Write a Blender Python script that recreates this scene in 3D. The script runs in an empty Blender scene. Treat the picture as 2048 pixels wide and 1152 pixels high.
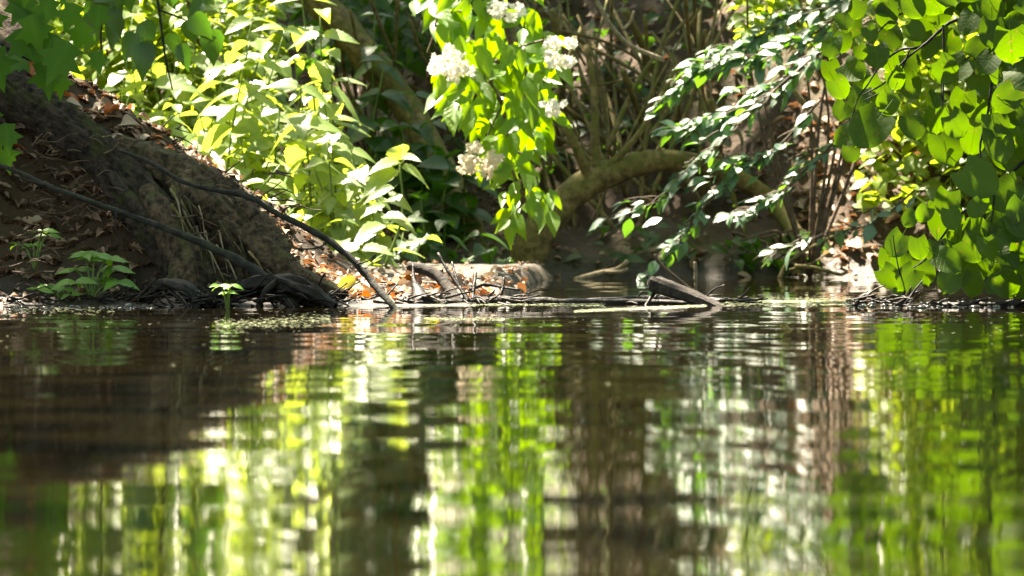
import bpy, math, random
import numpy as np
from mathutils import Vector, Matrix

random.seed(7)
rng = np.random.default_rng(7)
sc = bpy.context.scene
COL = sc.collection

# ------------------------------------------------------------------ camera
F = 11378.0          # focal length in pixels of the 2048-wide picture (200 mm on 36 mm)
CH = 0.18            # camera height over the water
HY = 400.0           # pixel row of the horizon
cam = bpy.data.cameras.new("camera")
cam.lens = 200.0; cam.sensor_width = 36.0
cam.shift_y = -(576.0 - HY) / 2048.0
cam.clip_start = 0.05; cam.clip_end = 500
cam.dof.use_dof = True; cam.dof.focus_distance = 9.7; cam.dof.aperture_fstop = 16.0
co = bpy.data.objects.new("camera", cam); COL.objects.link(co)
co.location = (0, 0, CH); co.rotation_euler = (math.radians(90), 0, 0)
sc.camera = co

# ------------------------------------------------------------------ light
SUN = Vector((-0.30, 0.40, 0.866)).normalized()      # direction towards the sun
elev = math.asin(SUN.z); azim = math.atan2(SUN.x, SUN.y)
w = bpy.data.worlds.new("World"); sc.world = w; w.use_nodes = True
nt = w.node_tree
sky = nt.nodes.new("ShaderNodeTexSky"); sky.sky_type = 'NISHITA'; sky.sun_disc = False
sky.sun_elevation = elev; sky.sun_rotation = azim
bg = nt.nodes["Background"]; bg.inputs[1].default_value = 0.05
nt.links.new(sky.outputs[0], bg.inputs[0])
sl = bpy.data.lights.new("sun", 'SUN'); sl.energy = 5.0; sl.angle = math.radians(0.5); sl.color = (1.0, 0.98, 0.95)
so = bpy.data.objects.new("sun", sl); COL.objects.link(so); so.location = (0, 0, 20)
so.rotation_euler = SUN.to_track_quat('Z', 'Y').to_euler()
vs = sc.view_settings
vs.view_transform = 'Standard'; vs.look = 'None'; vs.gamma = 1.0; vs.use_curve_mapping = False
vs.exposure = 3.05
vs.use_white_balance = True; vs.white_balance_temperature = 8200; vs.white_balance_tint = 10
sc.cycles.use_denoising = True
sc.cycles.max_bounces = 8; sc.cycles.transmission_bounces = 6; sc.cycles.diffuse_bounces = 4
sc.cycles.glossy_bounces = 3; sc.cycles.sample_clamp_indirect = 6

# ------------------------------------------------------------------ helpers
def P(x, y, D):
    """point at distance D that the photograph shows at pixel (x, y)"""
    return Vector(((x - 1024.0) * D / F, D, CH - (y - HY) * D / F))

def rnd(a, b): return random.uniform(a, b)
def sstep(a, b, x):
    t = np.clip((x - a) / (b - a), 0, 1); return t * t * (3 - 2 * t)

_lat = rng.random((256, 256))
def vnoise(x, y):
    xi = np.floor(x).astype(int); yi = np.floor(y).astype(int)
    fx = x - xi; fy = y - yi
    fx = fx * fx * (3 - 2 * fx); fy = fy * fy * (3 - 2 * fy)
    a = _lat[xi % 256, yi % 256]; b = _lat[(xi + 1) % 256, yi % 256]
    c = _lat[xi % 256, (yi + 1) % 256]; d = _lat[(xi + 1) % 256, (yi + 1) % 256]
    return (a * (1 - fx) + b * fx) * (1 - fy) + (c * (1 - fx) + d * fx) * fy - 0.5
def fbm(x, y, o=4):
    s = 0; amp = 1.0
    for i in range(o):
        s = s + amp * vnoise(x * 2 ** i + 17.3 * i, y * 2 ** i + 5.1 * i); amp *= 0.5
    return s

def ground(x, y):
    x = np.asarray(x, float); y = np.asarray(y, float)
    shore = 9.66 + sstep(-0.07, 0.12, x) * 3.58 + 0.10 * fbm(x * 5 + 3, y * 0.3, 3)
    s = y - shore
    z = np.where(s < 0, np.maximum(-0.45, s * 0.30), 0.028 * sstep(0, 0.7, s))
    # mound on the near bank, carrying the leaning trunk
    zr = np.clip((-0.25 - x) * 0.68, 0, 1.1)
    m = sstep(9.93, 10.22, y + 0.05 * fbm(x * 9, y * 2, 3)) * (1 - 0.85 * sstep(10.45, 11.5, y))
    z = z + m * zr * (1 + 0.25 * fbm(x * 6, y * 6, 3))
    z = z + np.where(s > 0, (0.012 + 0.03 * sstep(-0.3, -0.6, x)) * sstep(0, 0.12, s) * (fbm(x * 14, y * 14, 4) + 0.25), 0)
    # hillside behind
    wob = 0.10 * fbm(x * 2.5, y * 0.5, 3)
    e = np.maximum(0, y - 13.26 - wob)
    d = np.maximum(0, y - 13.72 - wob - 1.2 * (1 - sstep(-0.45, -0.12, x)) + 0.30 * sstep(0.5, 0.75, x))
    h = 0.05 * sstep(0, 0.10, e) + 0.10 * np.minimum(e, 1.5) + 0.66 * np.minimum(d, 6) + 0.30 * np.maximum(0, d - 6)
    h = h + sstep(0.02, 0.6, d) * (0.16 * fbm(x * 2.2, y * 2.2, 4)) + sstep(0.0, 0.2, e) * 0.05 * fbm(x * 11, y * 11, 3)
    return z + h

def gz(x, y): return float(ground(np.array([x]), np.array([y]))[0])
def hit(px, py, d0=9.5, d1=22.0):
    """first ground point along the sight line of a pixel"""
    D = np.arange(d0, d1, 0.02)
    X = (px - 1024.0) * D / F; Z = CH - (py - HY) * D / F
    g = ground(X, D)
    k = np.nonzero(g >= Z)[0]
    if len(k) == 0: return None
    k = k[0]
    return Vector((X[k], D[k], g[k]))
def hits(pxs, pys, d0=9.5, d1=22.0):
    D = np.arange(d0, d1, 0.02)[None, :]
    X = (np.asarray(pxs)[:, None] - 1024.0) * D / F; Z = CH - (np.asarray(pys)[:, None] - HY) * D / F
    g = ground(X, np.broadcast_to(D, X.shape))
    ok = g >= Z
    k = ok.argmax(1); i = np.arange(len(k))
    Dk = D[0, k]
    return [Vector((X[a, b], Dk[a], g[a, b])) if ok[a, b] else None for a, b in zip(i, k)]

def tag(o, label=None, cat=None, group=None, kind=None):
    if label: o["label"] = label
    if cat: o["category"] = cat
    if group: o["group"] = group
    if kind: o["kind"] = kind
    return o
def mesh_obj(name, me, parent=None):
    o = bpy.data.objects.new(name, me); COL.objects.link(o)
    if parent is not None: o.parent = parent
    return o
def empty(name, loc):
    o = bpy.data.objects.new(name, None); COL.objects.link(o); o.location = loc
    o.empty_display_size = 0.02
    return o

def new_mesh(name, verts, faces, mat, uv=None, rndv=None, smooth=True):
    me = bpy.data.meshes.new(name)
    me.from_pydata([tuple(v) for v in verts], [], faces)
    if smooth: me.polygons.foreach_set("use_smooth", [True] * len(me.polygons))
    me.materials.append(mat)
    if uv is not None:
        lay = me.uv_layers.new(name="UVMap")
        li = np.empty(len(me.loops), dtype=np.int32); me.loops.foreach_get("vertex_index", li)
        lay.data.foreach_set("uv", np.asarray(uv, dtype=np.float32)[li].ravel())
    if rndv is not None:
        at = me.attributes.new("rnd", 'FLOAT', 'POINT')
        at.data.foreach_set("value", np.asarray(rndv, dtype=np.float32))
    me.update()
    return me

# ------------------------------------------------------------------ materials
def nodes(name):
    m = bpy.data.materials.new(name); m.use_nodes = True
    t = m.node_tree; t.nodes.clear()
    out = t.nodes.new("ShaderNodeOutputMaterial")
    return m, t, out
def N(t, kind, **kw):
    n = t.nodes.new(kind)
    for k, v in kw.items():
        if k.startswith("i_"):
            n.inputs[k[2:].replace("_", " ")].default_value = v
        else: setattr(n, k, v)
    return n
def math_n(t, op, a, b=None, clamp=False):
    n = t.nodes.new("ShaderNodeMath"); n.operation = op; n.use_clamp = clamp
    for i, v in enumerate((a, b)):
        if v is None: continue
        if isinstance(v, (int, float)): n.inputs[i].default_value = v
        else: t.links.new(v, n.inputs[i])
    return n.outputs[0]
def mix_c(t, fac, a, b, blend='MIX'):
    n = t.nodes.new("ShaderNodeMix"); n.data_type = 'RGBA'; n.blend_type = blend
    for key, v in (("Factor", fac), ("A", a), ("B", b)):
        s = [q for q in n.inputs if q.name == key and (q.type == 'RGBA' if key != "Factor" else q.type == 'VALUE')][0]
        if isinstance(v, (int, float)): s.default_value = v
        elif isinstance(v, tuple): s.default_value = (*v, 1)
        else: t.links.new(v, s)
    return [q for q in n.outputs if q.type == 'RGBA'][0]

def leaf_mat(name, dark, light, trans, rough=0.38, *, spec=0.5, tfac=0.45, shared=False, veins=0.5, tlow=.7, wear=0.0, wearc=(0.25, 0.12, 0.03)):
    """leaf blade: reflecting face, light passing through, veins from the blade's own coordinates"""
    m, t, out = nodes(name)
    if shared: r = N(t, "ShaderNodeAttribute", attribute_name="rnd").outputs["Fac"]
    else: r = N(t, "ShaderNodeObjectInfo").outputs["Random"]
    uv = N(t, "ShaderNodeUVMap").outputs[0]
    sep = N(t, "ShaderNodeSeparateXYZ"); t.links.new(uv, sep.inputs[0])
    a = math_n(t, 'ABSOLUTE', math_n(t, 'SUBTRACT', sep.outputs[0], 0.5))
    mid = math_n(t, 'LESS_THAN', a, 0.025)
    ph = math_n(t, 'FRACT', math_n(t, 'SUBTRACT', math_n(t, 'MULTIPLY', sep.outputs[1], 7.0), math_n(t, 'MULTIPLY', a, 3.2)))
    side = math_n(t, 'LESS_THAN', ph, 0.12)
    vein = math_n(t, 'MULTIPLY', math_n(t, 'MAXIMUM', mid, math_n(t, 'MULTIPLY', side, 0.6)), veins)
    no = N(t, "ShaderNodeTexNoise", i_Scale=5.0, i_Detail=3.0)
    cxyz = N(t, "ShaderNodeCombineXYZ"); t.links.new(math_n(t, 'MULTIPLY', r, 40.0), cxyz.inputs[2])
    va = N(t, "ShaderNodeVectorMath", operation='ADD'); t.links.new(uv, va.inputs[0]); t.links.new(cxyz.outputs[0], va.inputs[1])
    t.links.new(va.outputs[0], no.inputs["Vector"])
    f = math_n(t, 'ADD', math_n(t, 'MULTIPLY', r, 0.75), math_n(t, 'MULTIPLY', no.outputs[0], 0.25))
    c = mix_c(t, f, dark, light)
    c = mix_c(t, math_n(t, 'MULTIPLY', vein, 0.5), c, tuple(min(1, 1.8 * q + .02) for q in light))
    tc = mix_c(t, f, tuple(tlow * q for q in trans), trans)
    tc = mix_c(t, math_n(t, 'MULTIPLY', vein, 0.65), tc, tuple(0.55 * q for q in trans))
    if wear > 0:
        n2 = N(t, "ShaderNodeTexNoise", i_Scale=9.0, i_Detail=4.0); t.links.new(va.outputs[0], n2.inputs["Vector"])
        wv = math_n(t, 'MULTIPLY', math_n(t, 'GREATER_THAN', n2.outputs[0], 0.66), wear)
        c = mix_c(t, wv, c, wearc); tc = mix_c(t, wv, tc, wearc)
    b = N(t, "ShaderNodeBsdfPrincipled"); b.inputs["Roughness"].default_value = rough
    b.inputs["Specular IOR Level"].default_value = spec
    t.links.new(c, b.inputs["Base Color"])
    bp = N(t, "ShaderNodeBump", i_Strength=0.35, i_Distance=0.002)
    t.links.new(math_n(t, 'ADD', math_n(t, 'MULTIPLY', vein, -1.0), no.outputs[0]), bp.inputs["Height"])
    t.links.new(bp.outputs[0], b.inputs["Normal"])
    tr = N(t, "ShaderNodeBsdfTranslucent"); t.links.new(tc, tr.inputs[0])
    mx = N(t, "ShaderNodeMixShader"); mx.inputs[0].default_value = tfac
    t.links.new(b.outputs[0], mx.inputs[1]); t.links.new(tr.outputs[0], mx.inputs[2])
    t.links.new(mx.outputs[0], out.inputs[0])
    return m

def bark_mat(name, c1, c2, moss=None, mossamt=0.5, rough=0.85, scale=30.0, bump=0.6, spec=0.3):
    m, t, out = nodes(name)
    tc = N(t, "ShaderNodeTexCoord")
    n1 = N(t, "ShaderNodeTexNoise", i_Scale=scale, i_Detail=8.0, i_Roughness=0.65)
    t.links.new(tc.outputs["Object"], n1.inputs["Vector"])
    n2 = N(t, "ShaderNodeTexNoise", i_Scale=scale * 0.35, i_Detail=5.0)
    t.links.new(tc.outputs["Object"], n2.inputs["Vector"])
    n3 = N(t, "ShaderNodeTexNoise", i_Scale=scale * 6, i_Detail=3.0)
    t.links.new(tc.outputs["Object"], n3.inputs["Vector"])
    cr = N(t, "ShaderNodeMapRange"); cr.inputs[1].default_value = 0.38; cr.inputs[2].default_value = 0.64
    t.links.new(n1.outputs[0], cr.inputs[0])
    c = mix_c(t, cr.outputs[0], c1, c2)
    if moss:
        geo = N(t, "ShaderNodeNewGeometry"); sp = N(t, "ShaderNodeSeparateXYZ"); t.links.new(geo.outputs["Normal"], sp.inputs[0])
        up = math_n(t, 'MULTIPLY', math_n(t, 'ADD', sp.outputs[2], 0.6), 0.5)
        mf = N(t, "ShaderNodeMapRange"); mf.inputs[1].default_value = 0.62 - mossamt * .35; mf.inputs[2].default_value = 0.80 - mossamt * .35
        t.links.new(math_n(t, 'ADD', math_n(t, 'MULTIPLY', n2.outputs[0], 0.8), math_n(t, 'MULTIPLY', up, 0.2)), mf.inputs[0])
        c = mix_c(t, mf.outputs[0], c, mix_c(t, n3.outputs[0], tuple(.5 * q for q in moss), tuple(1.5 * q for q in moss)))
    b = N(t, "ShaderNodeBsdfPrincipled"); b.inputs["Roughness"].default_value = rough
    b.inputs["Specular IOR Level"].default_value = spec
    t.links.new(c, b.inputs["Base Color"])
    bp = N(t, "ShaderNodeBump", i_Strength=bump, i_Distance=0.006)
    t.links.new(math_n(t, 'ADD', n1.outputs[0], math_n(t, 'MULTIPLY', n3.outputs[0], 0.3)), bp.inputs["Height"])
    t.links.new(bp.outputs[0], b.inputs["Normal"])
    t.links.new(b.outputs[0], out.inputs[0])
    return m

M = {}
# greens: name, dark face, light face, light passing through
M['linden'] = leaf_mat('linden_leaf', (.020, .055, .006), (.045, .095, .010), (.098, .205, .004), rough=.45, spec=.35, tfac=.55, veins=1.0, wear=.6, tlow=.6)
M['linden_pale'] = leaf_mat('linden_pale_leaf', (.12, .20, .03), (.18, .26, .05), (.55, .62, .12), rough=.45, tfac=.55, veins=.4)
M['elder'] = leaf_mat('elder_leaf', (.045, .12, .008), (.08, .18, .012), (.40, .68, .012), rough=.36, spec=.5, tfac=.5, veins=.6)
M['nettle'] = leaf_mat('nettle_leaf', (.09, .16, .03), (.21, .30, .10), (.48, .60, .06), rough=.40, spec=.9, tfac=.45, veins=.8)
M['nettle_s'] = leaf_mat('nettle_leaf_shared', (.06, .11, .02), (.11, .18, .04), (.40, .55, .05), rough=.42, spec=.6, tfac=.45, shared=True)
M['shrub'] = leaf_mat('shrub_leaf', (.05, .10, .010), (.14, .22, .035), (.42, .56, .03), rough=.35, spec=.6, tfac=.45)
M['shrub_s'] = leaf_mat('shrub_leaf_shared', (.05, .10, .010), (.14, .22, .035), (.42, .56, .03), rough=.35, spec=.6, tfac=.45, shared=True)
M['gloss'] = leaf_mat('glossy_leaf', (.050, .110, .070), (.11, .19, .13), (.20, .50, .02), rough=.45, spec=1.0, tfac=.30, veins=.3)
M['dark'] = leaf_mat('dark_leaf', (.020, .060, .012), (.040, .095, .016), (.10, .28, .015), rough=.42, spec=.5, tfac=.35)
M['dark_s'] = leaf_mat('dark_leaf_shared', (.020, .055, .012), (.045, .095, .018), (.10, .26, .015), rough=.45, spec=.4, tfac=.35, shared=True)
M['maple'] = leaf_mat('maple_leaf', (.022, .075, .008), (.050, .125, .012), (.12, .34, .010), rough=.5, spec=.2, tfac=.40)
M['seedling'] = leaf_mat('seedling_leaf', (.07, .18, .014), (.11, .26, .025), (.26, .50, .02), rough=.38, spec=.5, tfac=.35, veins=.6)
M['litter'] = leaf_mat('dry_leaf', (.12, .060, .032), (.40, .27, .18), (.30, .12, .04), rough=.55, spec=.4, tfac=.22)
M['litter_s'] = leaf_mat('dry_leaf_shared', (.07, .035, .018), (.40, .27, .18), (.28, .11, .04), rough=.55, spec=.4, tfac=.22, shared=True)
M['litter_orange'] = leaf_mat('orange_dry_leaf', (.30, .07, .012), (.42, .12, .02), (.45, .12, .01), rough=.5, tfac=.35)
M['litter_pale'] = leaf_mat('pale_dry_leaf', (.42, .30, .21), (.62, .50, .40), (.45, .28, .14), rough=.5, tfac=.25)
M['yellow'] = leaf_mat('yellow_leaf', (.50, .45, .06), (.55, .52, .10), (.60, .52, .05), rough=.45, tfac=.4)
M['canopy'] = leaf_mat('canopy_leaf', (.030, .075, .008), (.055, .115, .012), (.16, .34, .012), rough=.42, tfac=.40, shared=True)
M['bark'] = bark_mat('trunk_bark', (.007, .005, .004), (.068, .048, .034), moss=(.050, .058, .010), mossamt=.42, scale=75, bump=1.0)
M['rootbark'] = bark_mat('mossy_root_bark', (.012, .008, .004), (.120, .078, .044), moss=(.050, .060, .012), mossamt=.30, scale=80, bump=1.0)
M['branch'] = bark_mat('dark_branch_bark', (.006, .006, .005), (.032, .030, .024), moss=(.030, .042, .016), mossamt=.25, scale=70)
M['wet'] = bark_mat('wet_black_wood', (.004, .003, .002), (.018, .012, .008), rough=.5, scale=60, spec=.22)
M['stem'] = bark_mat('hill_stem_bark', (.07, .050, .018), (.22, .16, .065), moss=(.095, .095, .016), mossamt=.5, scale=50)
M['pale'] = bark_mat('pale_bark', (.13, .10, .06), (.30, .24, .16), moss=(.10, .11, .03), mossamt=.25, scale=60)
M['plank'] = bark_mat('grey_driftwood', (.010, .008, .006), (.048, .037, .030), scale=70, bump=1.0)
M['greenstem'] = bark_mat('green_stem', (.06, .11, .02), (.11, .17, .04), rough=.5, scale=60, bump=.1)
M['redstem'] = bark_mat('brown_twig', (.05, .03, .018), (.13, .085, .05), rough=.6, scale=60)
M['petal'] = leaf_mat('cream_petal', (.80, .76, .64), (.88, .85, .76), (.88, .84, .70), rough=.6, tfac=.5, veins=0, shared=True)
M['petal_old'] = leaf_mat('browning_petal', (.62, .48, .34), (.85, .78, .64), (.80, .68, .50), rough=.7, tfac=.5, veins=0, shared=True)

def soil():
    m, t, out = nodes('soil')
    geo = N(t, "ShaderNodeNewGeometry")
    sp = N(t, "ShaderNodeSeparateXYZ"); t.links.new(geo.outputs["Position"], sp.inputs[0])
    n1 = N(t, "ShaderNodeTexNoise", i_Scale=9.0, i_Detail=9.0, i_Roughness=.65); t.links.new(geo.outputs["Position"], n1.inputs["Vector"])
    n2 = N(t, "ShaderNodeTexNoise", i_Scale=55.0, i_Detail=6.0); t.links.new(geo.outputs["Position"], n2.inputs["Vector"])
    n3 = N(t, "ShaderNodeTexNoise", i_Scale=2.6, i_Detail=4.0); t.links.new(geo.outputs["Position"], n3.inputs["Vector"])
    c = mix_c(t, n1.outputs[0], (.014, .008, .003), (.060, .035, .013))
    c = mix_c(t, math_n(t, 'MULTIPLY', n2.outputs[0], .5), c, (.085, .05, .026))
    mr = N(t, "ShaderNodeMapRange"); mr.inputs[1].default_value = .50; mr.inputs[2].default_value = .62
    t.links.new(n3.outputs[0], mr.inputs[0])
    c = mix_c(t, math_n(t, 'MULTIPLY', mr.outputs[0], .5), c, (.06, .065, .012))
    wet = N(t, "ShaderNodeMapRange"); wet.inputs[1].default_value = .075; wet.inputs[2].default_value = .012
    t.links.new(math_n(t, 'ADD', sp.outputs[2], math_n(t, 'MULTIPLY', math_n(t, 'SUBTRACT', n1.outputs[0], .5), .06)), wet.inputs[0])
    c = mix_c(t, math_n(t, 'MULTIPLY', wet.outputs[0], .75), c, (.014, .010, .007))
    b = N(t, "ShaderNodeBsdfPrincipled"); t.links.new(c, b.inputs["Base Color"])
    t.links.new(math_n(t, 'SUBTRACT', .92, math_n(t, 'MULTIPLY', wet.outputs[0], .35)), b.inputs["Roughness"])
    bp = N(t, "ShaderNodeBump", i_Strength=.9, i_Distance=.02)
    t.links.new(math_n(t, 'ADD', n1.outputs[0], math_n(t, 'MULTIPLY', n2.outputs[0], .35)), bp.inputs["Height"])
    t.links.new(bp.outputs[0], b.inputs["Normal"]); t.links.new(b.outputs[0], out.inputs[0])
    return m
M['soil'] = soil()

def water():
    m, t, out = nodes('river_water')
    geo = N(t, "ShaderNodeNewGeometry")
    def slope(sx, sy, seed, amp, det=1.0):
        mp = N(t, "ShaderNodeMapping"); t.links.new(geo.outputs["Position"], mp.inputs[0])
        mp.inputs["Scale"].default_value = (sx, sy, 1); mp.inputs["Location"].default_value = (seed, seed * 1.7, seed * .3)
        n = N(t, "ShaderNodeTexNoise", i_Scale=1.0, i_Detail=det); t.links.new(mp.outputs[0], n.inputs["Vector"])
        v = N(t, "ShaderNodeVectorMath", operation='SUBTRACT'); t.links.new(n.outputs["Color"], v.inputs[0]); v.inputs[1].default_value = (.5, .5, .5)
        v2 = N(t, "ShaderNodeVectorMath", operation='MULTIPLY'); t.links.new(v.outputs[0], v2.inputs[0]); v2.inputs[1].default_value = (amp, amp, 0)
        return v2.outputs[0]
    acc = None
    for a in ((0.9, 5.8, 3.1, .028), (2.0, 18.0, 9.7, .010), (5.0, 50.0, 21.3, .006, 1.0)):
        s = slope(*a)
        if acc is None: acc = s
        else:
            ad = N(t, "ShaderNodeVectorMath", operation='ADD'); t.links.new(acc, ad.inputs[0]); t.links.new(s, ad.inputs[1]); acc = ad.outputs[0]
    ad = N(t, "ShaderNodeVectorMath", operation='ADD'); t.links.new(acc, ad.inputs[0]); t.links.new(geo.outputs["Normal"], ad.inputs[1])
    nr = N(t, "ShaderNodeVectorMath", operation='NORMALIZE'); t.links.new(ad.outputs[0], nr.inputs[0])
    b = N(t, "ShaderNodeBsdfPrincipled")
    b.inputs["Base Color"].default_value = (.008, .006, .002, 1); b.inputs["Roughness"].default_value = 0.02
    b.inputs["IOR"].default_value = 1.33; b.inputs["Specular IOR Level"].default_value = .5
    t.links.new(nr.outputs[0], b.inputs["Normal"]); t.links.new(b.outputs[0], out.inputs[0])
    return m
M['water'] = water()

# ------------------------------------------------------------------ setting: bank, hillside, water
def axis(parts):
    out = []
    for a, b, st in parts: out += list(np.arange(a, b, st))
    return np.array(out + [parts[-1][1]])
xs = axis([(-30, -6, 2.0), (-6, -1.7, .15), (-1.7, 1.7, .014), (1.7, 6, .15), (6, 30, 2.0)])
ys = axis([(8.0, 9.4, .1), (9.4, 10.7, .013), (10.7, 13.1, .04), (13.1, 16.4, .02), (16.4, 20, .1), (20, 60, 2.0)])
XX, YY = np.meshgrid(xs, ys)
ZZ = ground(XX, YY)
nx, ny = len(xs), len(ys)
vv = np.stack([XX, YY, ZZ], -1).reshape(-1, 3)
me = bpy.data.meshes.new("river_bank")
ii = (np.arange(ny - 1)[:, None] * nx + np.arange(nx - 1)[None, :]).ravel()
fc = np.stack([ii, ii + 1, ii + nx + 1, ii + nx], -1)
me.vertices.add(len(vv)); me.vertices.foreach_set("co", vv.ravel())
me.loops.add(fc.size); me.loops.foreach_set("vertex_index", fc.ravel())
me.polygons.add(len(fc)); me.polygons.foreach_set("loop_start", np.arange(0, fc.size, 4)); me.polygons.foreach_set("use_smooth", [True] * len(fc))
me.update(calc_edges=True); me.validate(); me.materials.append(M['soil'])
tag(mesh_obj("river_bank", me), "brown earth river bank rising into a steep wooded hillside", kind="structure")

wm = new_mesh("river_water", [(-80, -60, 0), (80, -60, 0), (80, 14.0, 0), (-80, 14.0, 0)], [(0, 1, 2, 3)], M['water'])
tag(mesh_obj("river_water", wm), "dark rippled river water mirroring the foliage", kind="structure")

# ------------------------------------------------------------------ shapes
def catmull(pts, n=6):
    pts = [Vector(p) for p in pts]
    if len(pts) < 3:
        return [pts[0].lerp(pts[-1], i / n) for i in range(n + 1)]
    q = [pts[0] * 2 - pts[1]] + pts + [pts[-1] * 2 - pts[-2]]
    out = []
    for i in range(1, len(q) - 2):
        a, b, c, d = q[i - 1:i + 3]
        for k in range(n):
            t = k / n
            out.append(0.5 * (2 * b + (c - a) * t + (2 * a - 5 * b + 4 * c - d) * t * t + (3 * b - a - 3 * c + d) * t ** 3))
    out.append(pts[-1]); return out

def tube_data(pts, r0, r1=None, sides=7, n=6, rough=0.12, radii=None, off=0):
    """a tapering, slightly knobbly limb through the points"""
    sp = catmull(pts, n); L = len(sp)
    if radii is None: rr = [r0 + ((r1 if r1 is not None else r0) - r0) * i / (L - 1) for i in range(L)]
    else:
        rr = list(np.interp(np.linspace(0, len(radii) - 1, L), np.arange(len(radii)), radii))
    V, Fc, UV = [], [], []
    T = (sp[1] - sp[0]).normalized()
    nrm = T.orthogonal().normalized()
    for i, p in enumerate(sp):
        T = (sp[min(i + 1, L - 1)] - sp[max(i - 1, 0)]).normalized()
        nrm = (nrm - T * nrm.dot(T)).normalized(); bi = T.cross(nrm)
        for s in range(sides):
            a = 2 * math.pi * s / sides
            r = rr[i] * (1 + rough * (random.random() - .5) * 2)
            V.append(p + (nrm * math.cos(a) + bi * math.sin(a)) * r); UV.append((s / sides, i / L))
    for i in range(L - 1):
        for s in range(sides):
            a = off + i * sides + s; b = off + i * sides + (s + 1) % sides
            Fc.append((a, b, b + sides, a + sides))
    V.append(sp[0]); UV.append((0, 0)); V.append(sp[-1]); UV.append((0, 1))
    c0 = off + L * sides; c1 = c0 + 1
    for s in range(sides):
        Fc.append((c0, off + (s + 1) % sides, off + s))
        Fc.append((c1, off + (L - 1) * sides + s, off + (L - 1) * sides + (s + 1) % sides))
    return V, Fc

def tubes_mesh(name, specs, mat, base=Vector((0, 0, 0)), **kw):
    V, Fc = [], []
    for s in specs:
        pts = [Vector(p) - base for p in s[0]]
        v, f = tube_data(pts, s[1], s[2] if len(s) > 2 else None, off=len(V), radii=(s[3] if len(s) > 3 else None), **kw)
        V += v; Fc += f
    return new_mesh(name, V, Fc, mat)

def leaf_geo(L, W, prof, nv=8, nu=2, fold=.25, droop=.2, serr=0, cord=0, wave=.03, petiole=0, lobes=None):
    V, Fc, UV = [], [], []
    ph = rnd(0, 6)
    for i in range(nv + 1):
        v = i / nv
        wv = np.interp(v, np.linspace(0, 1, len(prof)), prof) * W / 2
        for j in range(-nu, nu + 1):
            u = j / nu
            k = 1 + (serr * (1 if i % 2 else -1) if abs(j) == nu and 0 < i < nv else 0)
            x = u * wv * k
            y = L * (v - cord * abs(u) ** 1.5 * (1 - v) ** 3)
            if serr and abs(j) == nu and i % 2: y -= L * .02
            z = fold * abs(x) - droop * L * v * v + wave * W * math.sin(ph + 5 * v + 2.2 * u) * abs(u)
            V.append((x, y, z)); UV.append((u * .5 + .5, v))
    m = 2 * nu + 1
    for i in range(nv):
        for j in range(2 * nu):
            a = i * m + j
            Fc.append((a, a + 1, a + m + 1, a + m))
    if petiole:
        b = len(V); r = .012 * L + .0004
        for q, (yy, zz) in enumerate(((0.0, 0.0), (-petiole * L * .55, petiole * L * .10), (-petiole * L, petiole * L * .35))):
            for s in range(3):
                a = 2.094 * s
                V.append((r * math.cos(a), yy, zz + r * math.sin(a))); UV.append((.5, 0))
        for q in range(2):
            for s in range(3):
                Fc.append((b + q * 3 + s, b + q * 3 + (s + 1) % 3, b + q * 3 + 3 + (s + 1) % 3, b + q * 3 + 3 + s))
    return V, Fc, UV

_t = np.linspace(0, 1, 33)
PROF = dict(
    linden=list(np.maximum(np.sqrt(np.maximum(0, 1 - ((_t - .40) / .545) ** 2)), .07 * (1 - _t) / .1 * (_t > .9))),
    elder=[.10, .55, .86, 1.0, .98, .86, .66, .42, .20, .03],
    nettle=[.45, .82, 1.0, .97, .88, .74, .57, .38, .18, .02],
    oval=[.12, .6, .88, 1.0, 1.0, .9, .72, .48, .2, .03],
    round=[.3, .75, .95, 1.0, .98, .88, .68, .4, .12],
)
def leaf_set(name, mat, prof, n=4, L=1.0, W=.6, **kw):
    out = []
    for i in range(n):
        k = dict(kw)
        k['fold'] = kw.get('fold', .2) * rnd(.3, 1.6); k['droop'] = kw.get('droop', .2) * rnd(.2, 1.8)
        V, Fc, UV = leaf_geo(L, W * rnd(.9, 1.1), PROF[prof], **k)
        out.append(new_mesh(name, V, Fc, M[mat], uv=UV))
    return out

def maple_geo():
    """five-lobed blade, fan of triangles raised along the veins"""
    angs = [(-150, .45), (-128, .62), (-100, .35), (-72, .80), (-52, .52), (-38, .66), (-24, .55), (0, 1.05), (24, .55), (38, .66), (52, .52), (72, .80), (100, .35), (128, .62), (150, .45)]
    V = [(0, .0, 0)]; UV = [(.5, 0)]
    for a, r in angs:
        t = math.radians(a); x = r * math.sin(t) * .72; y = .30 + r * math.cos(t) * .68
        V.append((x, y, -.10 * r * r + rnd(-.02, .02))); UV.append((x * .5 + .5, y))
    V.append((0, .30, .03)); UV.append((.5, .3)); c = len(V) - 1
    Fc = [(c, i, i + 1) for i in range(1, len(angs))] + [(c, len(angs), 0), (c, 0, 1)]
    return V, Fc, UV
def maple_set(mat, n=3):
    return [new_mesh("maple_leaf", *(lambda g: (g[0], g[1], M[mat], g[2]))(maple_geo()), smooth=True) for _ in range(n)]

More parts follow.
